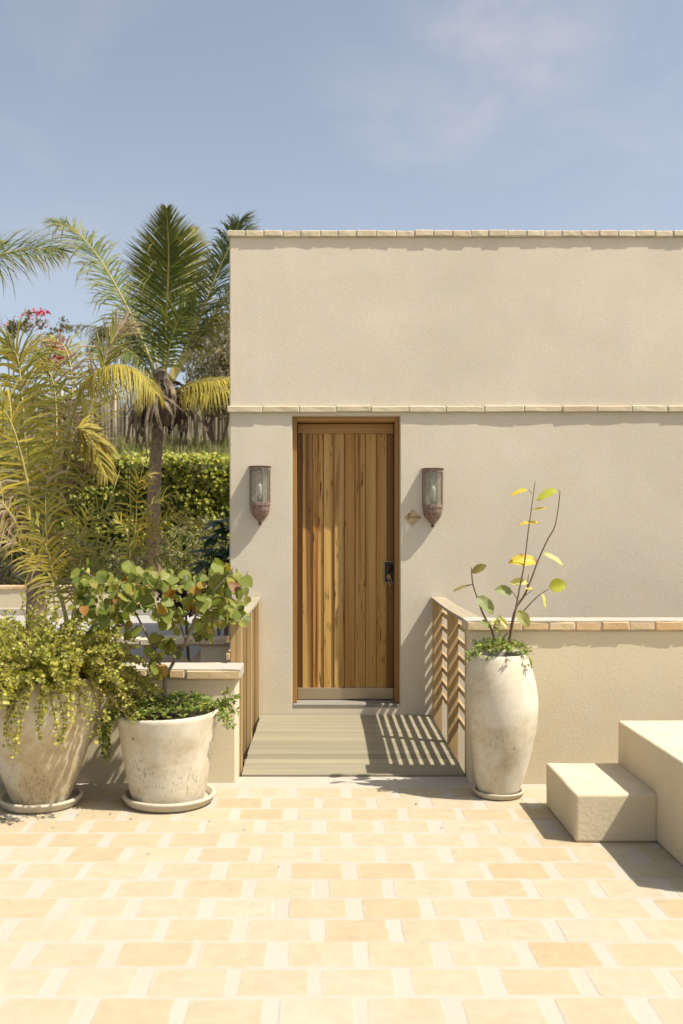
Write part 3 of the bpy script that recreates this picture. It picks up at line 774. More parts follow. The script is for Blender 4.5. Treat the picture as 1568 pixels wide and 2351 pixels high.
fo = leafmass('foliage', LP, LD, LN, np.array(LL), np.array(LL) * .95, pick(pal, len(LP), .16), M['leaf'], t1, .12); stuff(fo)

# --- ground cover helper for the other two pots
def cover(c, r, z, n, parent, spill=.06, lf=.022, trail=(), pal2=((.13, .19, .035), (.20, .25, .05), (.28, .31, .07), (.09, .14, .03), (.33, .32, .08))):
    ps = []; ds = []; ns = []
    for i in range(n):
        a = random.uniform(0, 6.283); q = math.sqrt(random.random()); rr = (r + spill * random.random()) * q
        h = z + .035 * (1 - q ** 3) + random.uniform(-.01, .03) - max(0, rr - r) * .8
        x0, y0 = c.x + rr * math.cos(a), c.y + rr * math.sin(a)
        for k in range(5):
            b = random.uniform(0, 6.283)
            ps.append((x0 + random.gauss(0, .006), y0 + random.gauss(0, .006), h + random.gauss(0, .006))); ds.append((math.cos(b), math.sin(b), random.uniform(.1, .9))); ns.append((random.gauss(0, .3), random.gauss(0, .3) - .2, 1))
    for (pp, dd, ln, gr) in trail:
        p = Vector(pp); d = Vector(dd).normalized(); s = 0
        while s < ln:
            d = (d + Vector((random.gauss(0, .08), random.gauss(0, .08), -gr))).normalized(); p = p + d * .013; s += .013
            for k in range(4):
                b = Vector((random.gauss(0, 1), random.gauss(0, 1), random.gauss(0, 1))).normalized()
                ps.append(p + b * .004); ds.append(b + d * .4); ns.append((random.gauss(0, .4), -.5, 1))
    n = len(ps); ll = rng.uniform(.7, 1.25, n) * lf
    return stuff(leafmass('ground_cover', ps, ds, ns, ll, ll * .5, pick(pal2, n, .15), M['leaf'], parent))

# --- middle pot with heart-leaved tree
c2 = Vector(((387 - CX) * 5.55 / F, 5.55, ZF))
t2 = thing('potted_tree', c2, 'heart-leaved small tree in a whitewashed clay pot', 'potted tree')
saucer(c2 + Vector((.004, 0, 0)), .262, .056, t2)
pot(c2 + Vector((0, 0, .02)), interp([(.198, 0), (.212, .03), (.228, .12), (.25, .26), (.272, .38), (.288, .485)]), M['pot'], t2, tilt=.012, lean=-.006)
soil(c2, .25, .46, t2)
tr2 = [((c2.x + .27 * math.cos(a), c2.y + .27 * math.sin(a), c2.z + .52), (math.cos(a), math.sin(a) * .6, u), l, g) for a, u, l, g in
       ((0.0, .6, .12, .02), (-.1, .4, .14, .2), (-.35, .3, .11, .25), (3.1, .3, .2, .2), (3.4, .3, .24, .22), (3.6, .2, .17, .2), (3.3, .2, .30, .25), (2.6, .9, .1, 0), (-.05, .9, .1, .0), (.3, 1, .1, 0), (.15, .5, .13, .12), (2.4, 1.1, .12, 0))]
cover(c2, .262, .515, 270, t2, .02, .030, tr2)
Y2 = 5.55
def Z2(x, y, Y=Y2): return P(x * .36, 1003.5 + y * .36, Y)
def Z3(x, y, Y=Y2): return P(x * .36, 1379.8 + y * .36, Y)
wood2 = MB()
def limb(pts, r0, r1, n=7):
    # smooth the control polyline
    pts = [Vector(p) for p in pts]; out = []
    for i in range(len(pts) - 1):
        a = pts[max(i-1, 0)]; b = pts[i]; c_ = pts[i+1]; d = pts[min(i+2, len(pts)-1)]
        for k in range(5):
            t = k / 5
            out.append(.5 * ((2*b) + (c_ - a) * t + (2*a - 5*b + 4*c_ - d) * t*t + (-a + 3*b - 3*c_ + d) * t**3))
    out.append(pts[-1]); m = len(out)
    wood2.tube(out, [r0 + (r1 - r0) * i / (m - 1) for i in range(m)], n); return out
base = Vector((Z3(1045, 640).x, c2.y, c2.z + .47))
fork = Z3(1055, 480, 5.55)
limb([base, Z3(1047, 600), fork], .0165, .0125, 9)
branches = []
branches.append(limb([fork, Z3(1130, 350, 5.52), Z3(1185, 255, 5.48), Z3(1250, 90, 5.42)], .011, .006))
branches.append(limb([fork, Z3(1010, 380, 5.6), Z3(965, 275, 5.62), Z3(915, 175, 5.6), Z3(850, 50, 5.58)], .010, .0055))
branches.append(limb([Z3(915, 175, 5.6), Z3(850, 160, 5.55), Z3(745, 150, 5.5)], .006, .003))
branches.append(limb([Z3(1250, 90, 5.42), Z2(1330, 1020, 5.4), Z2(1420, 920, 5.4), Z2(1490, 830, 5.42)], .006, .0025))
branches.append(limb([Z3(1250, 90, 5.42), Z2(1400, 1170, 5.36), Z2(1530, 1160, 5.34)], .005, .0025))
branches.append(limb([Z2(850, 1095, 5.58), Z2(780, 1000, 5.56), Z2(640, 920, 5.6), Z2(540, 860, 5.6)], .0055, .0025))
branches.append(limb([Z2(850, 1095, 5.58), Z2(900, 980, 5.6), Z2(960, 870, 5.65)], .005, .0025))
branches.append(limb([Z2(1180, 1290, 5.48), Z2(1130, 1130, 5.6), Z2(1080, 980, 5.7), Z2(1060, 880, 5.7)], .006, .0025))
branches.append(limb([Z2(640, 920, 5.6), Z2(560, 1000, 5.5), Z2(520, 1080, 5.45)], .004, .002))
branches.append(limb([Z3(1150, 330, 5.51), Z2(1260, 1260, 5.4), Z2(1330, 1220, 5.36)], .004, .002))
branches.append(limb([Z3(1050, 520, 5.55), Z3(1010, 490, 5.45), Z3(960, 460, 5.4)], .004, .002))
build('trunk', wood2, M['bark'], t2, True)
def heart(seed):
    r = random.Random(seed); l = 1.0
    prof = [(0.0, 0.0), (.14, -.10), (.34, -.07), (.49, .14), (.51, .38), (.42, .62), (.25, .83), (.08, .96), (0, 1.04)]
    cup = r.uniform(-.05, .22); bend = r.uniform(.05, .4)
    def z(x, y): return cup * abs(x) - bend * max(0, y - .2) ** 2 + .03 * math.sin(7 * y + 3 * abs(x))
    v = [(0, y, z(0, y)) for x, y in prof]
    right = [(x, y, z(x, y)) for x, y in prof[1:-1]]; left = [(-x, y, z(x, y)) for x, y in prof[1:-1]]
    n = len(prof); V = v + right + left; f = []
    m = n - 2
    f.append((0, n, 1)); f.append((0, 1, n + m))
    for i in range(1, n - 2):
        f.append((i, n + i - 1, n + i, i + 1)); f.append((i, i + 1, n + m + i, n + m + i - 1))
    f.append((n - 2, n + m - 1, n - 1)); f.append((n - 2, n - 1, n + 2*m - 1))
    # petiole
    o = len(V); V += [(-.02, 0, 0), (.02, 0, 0), (.012, -.42, -.05), (-.012, -.42, -.05)]; f.append((o, o+1, o+2, o+3))
    return mkmesh('leaf', V, f, M['roundleaf'], True)
HL = [heart(i) for i in range(8)]
def put_leaf(p, d, nrm, size, mesh, parent, mat):
    d = Vector(d).normalized(); nn = Vector(nrm); nn = (nn - d * nn.dot(d)).normalized(); xx = d.cross(nn)
    o = link('leaf', mesh, mat, parent)
    m = Matrix((xx, d, nn)).transposed().to_4x4(); m.translation = p
    o.rotation_euler = m.to_euler(); o.location = p; o.scale = (size,) * 3
    return o
blobs = [(550, 900, 90, 90, 14), (690, 980, 150, 120, 26), (850, 920, 150, 100, 22), (980, 900, 110, 80, 14), (860, 1040, 100, 80, 16), (1000, 1030, 90, 80, 12), (1130, 930, 90, 70, 12), (1280, 1000, 110, 100, 22),
         (1420, 880, 95, 95, 18), (1500, 970, 80, 120, 20), (1380, 1100, 110, 80, 18), (1090, 1140, 110, 80, 18), (640, 1150, 100, 90, 16), (1000, 1340, 70, 60, 9), (1095, 1330, 50, 50, 6),
         (1300, 1220, 70, 60, 12), (1450, 1130, 120, 50, 16), (990, 1470, 75, 60, 9), (820, 1240, 50, 40, 5), (520, 1040, 70, 90, 11), (780, 1100, 80, 60, 8)]
bpts = [p for b in branches for p in b]
for (x, y, rx, ry, n) in blobs:
    for i in range(n):
        a = random.uniform(0, 6.283); q = math.sqrt(random.random())
        p = Z2(x + rx * q * math.cos(a), y + ry * q * math.sin(a), 5.5 + random.uniform(-.28, .25))
        # nearest branch decides which way the blade hangs
        b = min(bpts, key=lambda k: (k - p).length_squared)
        d = (p - b).normalized() * .7 + Vector((random.gauss(0, .45), random.gauss(-.25, .4), random.gauss(-.55, .4)))
        nr = Vector((random.gauss(.2, .7), random.gauss(-.6, .55), random.gauss(.6, .6)))
        put_leaf(p - d.normalized() * .03, d, nr, random.uniform(.046, .074), random.choice(HL), t2, M['roundleaf'])

xp = []; xd_ = []; xn = []
for (x, y, rx, ry, n) in blobs:
    for i in range(int(n * .8)):
        a = random.uniform(0, 6.283); q = math.sqrt(random.random())
        xp.append(Z2(x + rx * 1.05 * q * math.cos(a), y + ry * 1.05 * q * math.sin(a), 5.56 + random.uniform(-.2, .2)))
        xd_.append((random.gauss(0, .6), random.gauss(-.2, .4), random.gauss(-.6, .4))); xn.append((random.gauss(.3, .5), random.gauss(-.7, .4), random.gauss(.7, .4)))
n = len(xp); q = rng.uniform(.038, .064, n)
stuff(leafmass('small_leaves', xp, xd_, xn, q, q * 1.0, pick([(.16, .19, .035), (.11, .14, .025), (.22, .23, .045), (.27, .25, .05), (.09, .11, .02)], n), M['leaf'], t2))

# --- tall urn with nearly bare branches
Y3 = 5.69
c3 = Vector(((1144.2 - CX) * Y3 / F, Y3, ZF))
t3 = thing('potted_plant', c3, 'tall slender clay urn with bare branches and a few yellow leaves', 'potted plant')
saucer(c3, .147, .036, t3)
pot(c3 + Vector((0, 0, .014)), interp([(.115, 0), (.138, .08), (.165, .20), (.193, .34), (.208, .46), (.211, .53), (.205, .62), (.192, .70), (.176, .76), (.163, .80)]), M['pot'], t3, lean=.020, tilt=.0, wob=.003)
soil(c3, .13, .77, t3)
cover(c3 + Vector((.002, 0, 0)), .15, .818, 170, t3, .045, .024, [((c3.x + .1, c3.y - .1, c3.z + .84), (.7, -.6, .1), .10, .2), ((c3.x - .13, c3.y - .08, c3.z + .84), (-.7, -.4, .2), .08, .2), ((c3.x - .02, c3.y - .1, c3.z + .86), (-.1, .2, 1), .17, 0)])
def Z8(x, y, Y=Y3): return P((1550 + x * .4464) * .6272, (1650 + y * .4464) * .6272, Y)
wood2 = MB()
limb([Z8(600, 1640), Z8(560, 1470), Z8(490, 1340), Z8(440, 1200), Z8(405, 1090), Z8(392, 955)], .0075, .003)
limb([Z8(405, 1100), Z8(370, 1100), Z8(330, 1112)], .0028, .0018)
limb([Z8(700, 1640), Z8(715, 1470), Z8(755, 1300), Z8(830, 1180), Z8(900, 1010), Z8(940, 900), Z8(1015, 735), Z8(1075, 625), Z8(1105, 470), Z8(1120, 335)], .0075, .0026)
limb([Z8(690, 1640, 5.66), Z8(740, 1380, 5.64), Z8(790, 1120, 5.64), Z8(825, 940, 5.64), Z8(862, 640, 5.64), Z8(885, 480, 5.65), Z8(917, 248, 5.66)], .0065, .0022)
limb([Z8(825, 1310), Z8(930, 1200, 5.66), Z8(1030, 1130, 5.64)], .004, .002)
limb([Z8(640, 1640), Z8(655, 1540), Z8(690, 1490)], .006, .004)
limb([Z8(830, 1190), Z8(900, 1140, 5.66)], .0025, .0016); limb([Z8(785, 1240), Z8(725, 1150, 5.66)], .0025, .0016)
limb([Z8(850, 1120), Z8(862, 1010)], .003, .002); limb([Z8(1120, 335), Z8(1100, 322)], .002, .0015); limb([Z8(890, 350), Z8(860, 315)], .002, .0015)
build('branches', wood2, M['stem'], t3, True)
def bladeleaf(curl, cols, seed, aspect=.5):
    r = random.Random(seed)
    ts = np.linspace(0, 1, 8); V = []; Cc = []; f = []
    for i, t in enumerate(ts):
        w = aspect * math.sin(math.pi * (0.06 + .9 * t)) ** .75 * .5
        if i in (0, 7): w = .012
        zz = -curl * t * t; yy = t
        for s_ in (-1, -.5, 0, .5, 1):
            V.append((s_ * w, yy, zz + abs(s_) * w * .35 + .02 * math.sin(9 * t + 4 * s_ + seed)))
            k = min(1, max(0, (1 if r.random() < .25 * (abs(s_) > .8) else 0) + .15 * r.random()))
            k2 = 1.0 if (t > .9 or t < .06) else k
            Cc.append(tuple(cols[0][j] * (1 - k2) + cols[1][j] * k2 for j in range(3)))
    for i in range(7):
        for j in range(4): f.append((i*5+j, i*5+j+1, i*5+j+6, i*5+j+5))
    return mkmesh('leaf', V, f, M['yleaf'], True, Cc)
YEL = ((.58, .47, .05), (.50, .36, .07)); YG = ((.42, .44, .06), (.36, .30, .07)); PALE = ((.52, .49, .16), (.50, .40, .12)); GRN = ((.22, .26, .09), (.28, .26, .09)); BRN = ((.24, .20, .06), (.17, .08, .03))
TIPB = ((.58, .47, .06), (.30, .13, .03))
# leaves: base px, tip px, depth shift at tip, normal hint, colour, aspect, curl
LV = [((860, 320), (700, 350), -.02, (0, -.55, 1), YEL, .42, .18), ((1100, 320), (918, 388), -.03, (.1, -.75, .8), YG, .5, .2), ((888, 490), (1030, 465), -.04, (0, -.35, 1), YEL, .45, .05),
      ((955, 592), (770, 598), -.05, (0, -.35, 1), TIPB, .42, .05), ((930, 910), (705, 880), -.05, (.05, -.75, .65), TIPB, .6, .25), ((980, 838), (1168, 935), -.02, (.2, -.6, .9), PALE, .42, .1),
      ((1030, 1120), (1182, 1090), -.03, (-.1, -1, .3), YG, .95, .1), ((965, 1160), (1020, 1300), -.03, (.75, -.7, .1), PALE, .42, .15), ((855, 1080), (705, 1078), -.04, (0, -.7, .75), PALE, .62, .1),
      ((900, 1135), (860, 1150), -.08, (0, -.5, .9), TIPB, .6, .1), ((725, 1160), (585, 1130), -.04, (.1, -.9, .5), GRN, .7, .15), ((440, 1195), (588, 1340), -.04, (.3, -.85, .4), GRN, .72, .12),
      ((775, 1310), (870, 1450), -.05, (-.3, -.9, .35), ((.40, .40, .14), (.34, .31, .1)), .72, .12), ((398, 1000), (520, 930), -.03, (-.1, -.9, .5), BRN, .62, .1), ((375, 1105), (235, 1145), -.03, (.1, -.4, 1), BRN, .35, .1),
      ((620, 1350), (690, 1460), -.06, (.3, -.6, .7), PALE, .5, .1), ((620, 1385), (560, 1420), -.06, (0, -.5, .9), PALE, .6, .1), ((545, 1440), (470, 1400), -.05, (0, -.8, .6), GRN, .8, .1)]
for i, (a, b, dy, nr, cols, asp, curl) in enumerate(LV):
    p0 = Z8(*a); p1 = Z8(*b, Y3 + dy); d = p1 - p0; ln = d.length
    if i == 9: ln = .055; d = Vector((-.9, -.3, .1))
    put_leaf(p0, d, nr, ln * .93, bladeleaf(curl, cols, i, asp * .88), t3, M['yleaf'])

# a few bits of litter on the terrace
mb = MB(); q = [P(2, 1866, 5.2), P(12, 1871, 5.18), P(22, 1874, 5.16), P(32, 1879, 5.14)]
q = [Vector((p.x, p.y, ZF + .008 + .003 * (i % 2))) for i, p in enumerate(q)]
mb.tube(q, [.002, .003, .003, .001], 5)
for i in range(14):
    p = q[i % 4] + Vector((random.gauss(0, .01), random.gauss(0, .006), .001)); mb.tube([p, p + Vector((random.gauss(0, .018), random.gauss(0, .01), .004))], .0012, 4)
fm = []
for i in range(4):
    v = []; k = 7
    for a in range(k):
        g_ = 6.283 * a / k; rr = .011 * (1 + .5 * math.cos(g_)) * random.uniform(.7, 1.2); v.append((rr * math.cos(g_), .6 * rr * math.sin(g_), .002 + .003 * random.random()))
    fm.append(mkmesh('fallen_leaf', v, [tuple(range(k))], M['stem'] if i % 2 else M['deadsheath']))
for (x, y) in ((300, 1880), (255, 1868), (215, 1858), (262, 1842), (560, 1905), (180, 1872), (90, 1880), (725, 1758), (955, 1846), (1015, 1900), (340, 1960), (480, 1885), (640, 1990), (120, 1900)):
    zz = .002 if (y < 1778) else ZF + .003
    Yg = (H - zz) * F / (y - CY); o = link('fallen_leaf', random.choice(fm), None); o.location = ((x - CX) * Yg / F, Yg, zz); o.rotation_euler = (0, 0, random.uniform(0, 6.28)); o.scale = (random.uniform(.5, 1.1),) * 3
    lab = 'tiny dry leaf lying on the grey deck boards' if y < 1778 else ('tiny dry leaf on the pavers near the two round pots' if x < 400 else 'tiny dry leaf on the open pavers in front of the door')
    tag(o, lab, 'leaf', 'fallen leaves near the round pots' if (x < 400) else 'fallen leaves on the open paving')
tag(build('dry_twig', mb, M['stem']), 'small dry twig on the pavers in front of the big urn', 'twig')

# ------------------------------------------------------------------ garden beyond the deck
LX0 = -13.0
mb = MB(); mb.box(LX0, FX0 - .006, 8.62, 17.0, -.89, .0)
struct(build('lower_terrace', mb, M['greydeck']))
mb = MB(); mb.box(LX0, 3.0, 17.2, 20.6, -.88, .44)
struct(build('planting_bed', mb, M['garden']))
# hill
bm = bmesh.new(); bmesh.ops.create_grid(bm, x_segments=70, y_segments=50, size=.5)
for v in bm.verts:
    x = -34 + (v.co.x + .5) * 60; y = 20.55 + (v.co.y + .5) * 70
    t = min(1, (y - 20.5) / 6.5); z = -.85 + 3.3 * min(1, (y - 20.5) / .5) + 1.15 * t + 1.5 * min(1, max(0, (y - 27.6) / 3)) + max(0, y - 30) * .02
    v.co = Vector((x, y, z + (mnoise.noise(Vector((x * .5, y * .5, 0))) * .18 if t > .1 else 0)))
me = bpy.data.meshes.new('hillside'); bm.to_mesh(me); bm.free(); struct(link('hillside', me, M['grass']))
n = 15000
gx = rng.uniform(-11, 1.5, n); gy = rng.uniform(21.2, 26.9, n) ** 1.0
gz = -.85 + 3.3 + 1.15 * np.minimum(1, (gy - 20.5) / 6.5) + .02
stuff(tag(leafmass('dry_grass', np.c_[gx, gy, gz], np.c_[rng.normal(0, .35, (n, 2)), np.ones(n)], unit(n), rng.uniform(.15, .6, n), .028, pick([(.26, .23, .09), (.18, .19, .06), (.33, .28, .14), (.14, .17, .05)], n), M['leaf'], None),
         'dry grass and weeds growing on the slope below the cane fence', 'grass'))

# lattice parapet beside the house corner
lp = thing('lattice_parapet', (-2, 8.3, 0), 'clay lattice parapet with brick cap beside the house corner', 'parapet')
mb = MB(); mb.box(-5, FX0 - .004, 8.27, 8.45, .535, .575); build('mortar_bed', mb, M['mortar'], lp)
brick_row(lp, 'cap_brick', M['capbrick'], -5, FX0 - .02, .25, 8.36, .574, .25, .22, .055, .004)
mb = MB(); mb.box(-1.03, FX0 - .006, 8.29, 8.43, -.6, .532); build('pilaster', mb, M['lowwall'], lp)
mb = MB(); mb.box(-5, -1.032, 8.30, 8.42, -.6, .18); build('wall_body', mb, M['lowwall'], lp)
for k in range(18):
    xc = -1.13 - k * .22
    for s_ in (1, -1):
        a = Vector((xc - s_ * .16, 8.35 + s_ * .012, .18)); b = Vector((xc + s_ * .16, 8.35 + s_ * .012, .532)); d = (b - a).normalized(); nn = Vector((d.z, 0, -d.x)) * .024
        mb = MB(); v = []
        for y in (-.0115, .0115):
            for pnt in (a - nn, a + nn, b + nn, b - nn): v.append(pnt + Vector((0, y, 0)))
        mb.add(v, [(0, 1, 2, 3), (7, 6, 5, 4), (0, 4, 5, 1), (1, 5, 6, 2), (2, 6, 7, 3), (3, 7, 4, 0)])
        build('lattice_bar', mb, M['lattice'], lp)

# garden walls
gw = thing('garden_wall', (-5, 17.0, 0), 'low cream retaining wall with clay edging below the hedge', 'wall')
mb = MB(); mb.box(LX0, -.8, 17.003, 17.196, .0, .435); build('wall_body', mb, M['lowwall'], gw)
mb = MB(); mb.box(LX0, -.8, 16.86, 17.0, .001, .115); build('plinth', mb, M['mortar'], gw, bevel=.01)
brick_row(gw, 'cap_brick', M['redbrick'], -9.0, -.9, .33, 17.11, .467, .33, .26, .06, .004)
gw = thing('garden_wall', (-9, 18.6, .44), 'pale stepped wall among the plants left of the leaning palm trunk', 'wall')
mb = MB(); mb.box(-9.5, -5.6, 18.6, 18.8, .44, .74); build('wall_body', mb, M['lowwall'], gw, bevel=.015)
mb = MB(); mb.box(-9.52, -5.58, 18.56, 18.84, .741, .79); build('coping', mb, M['mortar'], gw, bevel=.01)

# hedge
hg = thing('hedge', (-5, 20, .44), 'clipped dark green hedge wall behind the coconut palm', 'hedge')
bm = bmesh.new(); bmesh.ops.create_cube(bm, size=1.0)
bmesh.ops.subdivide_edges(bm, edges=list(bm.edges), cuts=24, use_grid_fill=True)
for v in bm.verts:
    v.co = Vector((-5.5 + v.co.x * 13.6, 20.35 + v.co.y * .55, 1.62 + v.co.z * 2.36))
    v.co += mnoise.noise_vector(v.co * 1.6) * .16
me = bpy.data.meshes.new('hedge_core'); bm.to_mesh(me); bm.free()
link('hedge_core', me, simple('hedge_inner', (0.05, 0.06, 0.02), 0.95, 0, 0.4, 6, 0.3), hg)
n = 15000
hx = rng.uniform(-10.5, .3, n); hz = .44 + 2.5 * rng.random(n) ** .9
lump = np.array([mnoise.noise(Vector((a * 1.1, b * 1.3, 3.0))) + .6 * mnoise.noise(Vector((a * 2.9, b * 3.1, 8.0))) for a, b in zip(hx, hz)])
hy = 19.98 - .22 * lump - rng.random(n) * .12
topm = rng.random(n) < .16
hz = np.where(topm, 2.93 + .12 * lump + rng.normal(0, .04, n), hz); hy = np.where(topm, rng.uniform(19.9, 20.6, n), hy)
dd = np.c_[rng.normal(0, .7, n), rng.normal(-.5, .4, n), rng.normal(-.25, .6, n)]
nn = np.c_[rng.normal(.45, .35, n), rng.normal(-.5, .3, n), rng.normal(.85, .3, n)]
hc = pick([(.34, .35, .06), (.26, .29, .05), (.42, .40, .08), (.20, .24, .045), (.47, .43, .10)], n, .18)
stuff(leafmass('foliage', np.c_[hx, hy, hz], dd, nn, rng.uniform(.07, .13, n), rng.uniform(.05, .09, n), hc, M['leaf'], hg))
# loose undergrowth in front of the hedge
ug = thing('shrub', (-4.5, 18.6, .44), 'straggly olive and straw undergrowth at the foot of the hedge', 'shrub')
n = 5200
ux = rng.uniform(-7.5, -1.6, n); uh = .44 + rng.random(n) ** 1.5 * (0.85 + .4 * np.sin(ux * 2.1)); uy = rng.uniform(17.7, 19.5, n)
stuff(leafmass('foliage', np.c_[ux, uy, uh], np.c_[rng.normal(0, .6, (n, 2)), np.abs(rng.normal(.5, .5, n))], unit(n), rng.uniform(.07, .26, n), rng.uniform(.015, .05, n),
               pick([(.28, .25, .11), (.15, .17, .045), (.35, .31, .17), (.11, .14, .035), (.24, .24, .07)], n), M['leaf'], ug))

# cane fence on the slope
cf = thing('cane_fence', (-4, 27, 3.6), 'weathered upright cane fence on the grassy slope', 'fence')
mb = MB()
for i in range(1500):
    x = -9.5 + i * .0081 + random.gauss(0, .03); h_ = random.uniform(1.1, 1.75); y = 27 + random.gauss(0, .05); r = random.uniform(.007, .015); ln = random.gauss(0, .06)
    mb.box(x - r, x + r, y - r, y + r, 3.45, 3.5)
    mb.v[-4:] = [(a + ln, b, 3.55 + h_) for a, b, c_ in mb.v[-4:]]
stuff(build('cane_row', mb, M['cane'], cf))
for i in range(7):
    mb = MB(); x = -8.6 + i * 1.45; mb.tube([(x, 26.92, 3.4), (x + random.gauss(0, .03), 26.92, 5.25)], [.035, .028], 7); build('fence_post', mb, M['cane'], cf, True)

# ------------------------------------------------------------------ palms
def crom(pts, m):
    out = []; n = len(pts) - 1
    for q in np.linspace(0, n, m):
        i = min(int(q), n - 1); t = q - i
        a = pts[max(i-1, 0)]; b = pts[i]; c_ = pts[i+1]; d = pts[min(i+2, n)]
        out.append(.5 * ((2*b) + (c_ - a) * t + (2*a - 5*b + 4*c_ - d) * t*t + (-a + 3*b - 3*c_ + d) * t**3))
    return out
GRP = ((.075, .105, .022), (.12, .15, .03), (.17, .185, .04), (.09, .12, .028))
YGP = ((.30, .27, .05), (.24, .24, .045), (.36, .31, .06), (.20, .21, .045))
GOLD = ((.42, .33, .05), (.36, .30, .055), (.46, .35, .06), (.30, .27, .05))
DRY = ((.30, .23, .13), (.22, .15, .09), (.36, .29, .19), (.17, .11, .07))
TIP = (.30, .22, .11)
def frond(parent, pts, nrm, Lmax, n=58, t0=.16, droop=.25, w=.028, pal=GRP, r=.018, ang=(68, 28), sides=(.9, .9), tipk=.5, lift=.12, messy=.08, dens=1.7, flat=False, tp_=.6):
    cv = crom([Vector(p) for p in pts], 40); nrm = Vector(nrm).normalized()
    n = int(n * dens); w = w / dens ** 1.05; fl = MB()
    for i in range(n):
        t = t0 + (1 - t0) * (i + random.uniform(-.25, .25)) / n; t = min(max(t, 0), .995)
        q = t * 39; k = min(int(q), 38); p = cv[k].lerp(cv[k+1], q - k); T = (cv[k+1] - cv[k]).normalized()
        Nn = (nrm - T * nrm.dot(T)).normalized(); S = T.cross(Nn)
        u = (t - t0) / (1 - t0)
        Lf = Lmax * (1.74 * (u + .04) ** .3 * max(.02, 1.03 - u) ** tp_ if not flat else min(1, .55 + 2.2 * u) * min(1, .25 + 2.5 * (1 - u))) * random.uniform(.88, 1.08)
        a = R(ang[0] + (ang[1] - ang[0]) * u)
        col = random.choice(pal); jj = random.uniform(.85, 1.15)
        for si, sd in enumerate((1, -1)):
            if random.random() > sides[si]: continue
            d = (T * math.cos(a) + S * sd * math.sin(a) + Nn * lift + Vector((random.gauss(0, messy), random.gauss(0, messy), random.gauss(0, messy)))).normalized()
            pp = p.copy(); V = []; Cc = []
            kt = tipk * random.uniform(.3, 1.3); dr_ = droop * random.uniform(.7, 1.3) + (random.uniform(.5, 1.2) if random.random() < .10 else 0)
            for s_ in range(4):
                W = d.cross(Nn)
                if W.length < .05: W = d.cross(S)
                W = W.normalized() * w * (1, 1.05, .75, 0)[s_] * .5 * (Lf / Lmax) ** .4
                km = min(1, kt * (0, .08, .35, 1)[s_])
                cc = tuple((col[j] * (1 - km) + TIP[j] * km) * jj for j in range(3))
                if s_ < 3: V += [pp - W, pp + W]; Cc += [cc, cc]
                else: V += [pp]; Cc += [cc]
                d = (d + Vector((0, 0, -dr_ * (.45 + .55 * s_)))).normalized(); pp = pp + d * Lf / 3
            o = len(fl.v); fl.v += [tuple(x) for x in V]; fl.c += Cc
            fl.f += [(o, o+1, o+3, o+2), (o+2, o+3, o+5, o+4), (o+4, o+5, o+6)]
    fo_ = build('frond', fl, M['palmleaf'], parent)
    st_ = MB(); st_.tube(cv, [r * (1 - .85 * (i / 39)) * (1 + 1.1 * math.exp(-i / 3)) for i in range(40)], 6)
    rc = build('stalk', st_, M['rachis'], fo_, True); rc.matrix_parent_inverse = Matrix.Identity(4)
    # the frond has its origin at the world origin of its parent frame
    rc.parent = fo_; rc.matrix_parent_inverse = fo_.matrix_basis.inverted()
    return fo_
def Z1(x, y, Y): return P(x * .36, 439 + y * .36, Y)

YM = 17.6
pb = Vector((P(352, 1200, YM).x, YM, .44))
pm = thing('coconut_palm', pb, 'tall coconut palm with upright green fronds and a skirt of dead sheaths', 'palm tree')
mb = MB()
tp = crom([pb, P(352, 1200, YM), P(356, 1080, YM), P(362, 1000, YM), P(370, 905, YM)], 70)
mb.tube(tp, [(.135 - .04 * (i / 69)) * (1 + .07 * ((i % 3) == 0)) for i in range(70)], 14)
build('trunk', mb, M['trunk'], pm, True)
def fr(pts, nrm, L_, dY=0, **k):
    m = len(pts)
    return frond(pm, [Z1(x, y, YM + (dY * i / (m - 1))) for i, (x, y) in enumerate(pts)], nrm, L_, **k)
fr([(1085, 1190), (1190, 600), (1240, 230)], (.25, -1, .1), .75, 1.0, n=60, tp_=.9, pal=YGP, w=.04, droop=.05, t0=.25)
fr([(1010, 1170), (945, 700), (950, 350)], (-.3, -1, .1), .75, 1.0, n=60, tp_=.9, pal=((.14, .165, .04), (.19, .2, .05), (.24, .24, .07)), w=.04, droop=.05, t0=.25)
fr([(1040, 1200), (1068, 650), (1075, 380), (1062, 110)], (.12, -1, .15), 1.0, -.8, n=100, pal=GRP, w=.048, droop=.03, ang=(68, 22), r=.03, t0=.13, dens=1.5, tp_=.95)
fr([(1000, 1210), (920, 980), (790, 700), (640, 440), (480, 250), (345, 185)], (.5, -.5, .75), .85, .3, n=86, pal=GRP + GRP + (YGP[3],), w=.045, droop=.22, ang=(70, 35), r=.03, t0=.12, messy=.14)
fr([(1085, 1200), (1240, 880), (1390, 520), (1470, 340), (1525, 200)], (-.55, -.6, .5), .95, .3, n=88, pal=GRP, w=.045, droop=.2, ang=(70, 30), r=.03)
fr([(1095, 1210), (1270, 930), (1450, 660), (1560, 520), (1650, 420)], (-.5, -.4, .75), 1.1, .0, n=90, pal=GRP + (YGP[0],), w=.045, droop=.42, r=.03)
fr([(1060, 1230), (1180, 1010), (1330, 830), (1480, 800)], (-.3, .2, 1), .8, 1.2, n=60, pal=DRY + GRP[:2], w=.04, droop=.5, tipk=1)
fr([(990, 1210), (930, 1040), (820, 900), (690, 880), (560, 990)], (.2, -.3, 1), .75, .5, n=60, pal=GRP, w=.045, droop=.45)
fr([(1000, 1230), (900, 1080), (760, 990), (600, 1010)], (.2, -.6, 1), .6, -.9, n=50, pal=GRP[:2] + GRP[3:], w=.045, droop=.5)
fr([(985, 1220), (820, 950), (640, 870), (430, 855)], (.2, -.2, 1), .6, .9, n=56, pal=YGP + DRY[:2], w=.035, droop=.35, tipk=1, messy=.15)
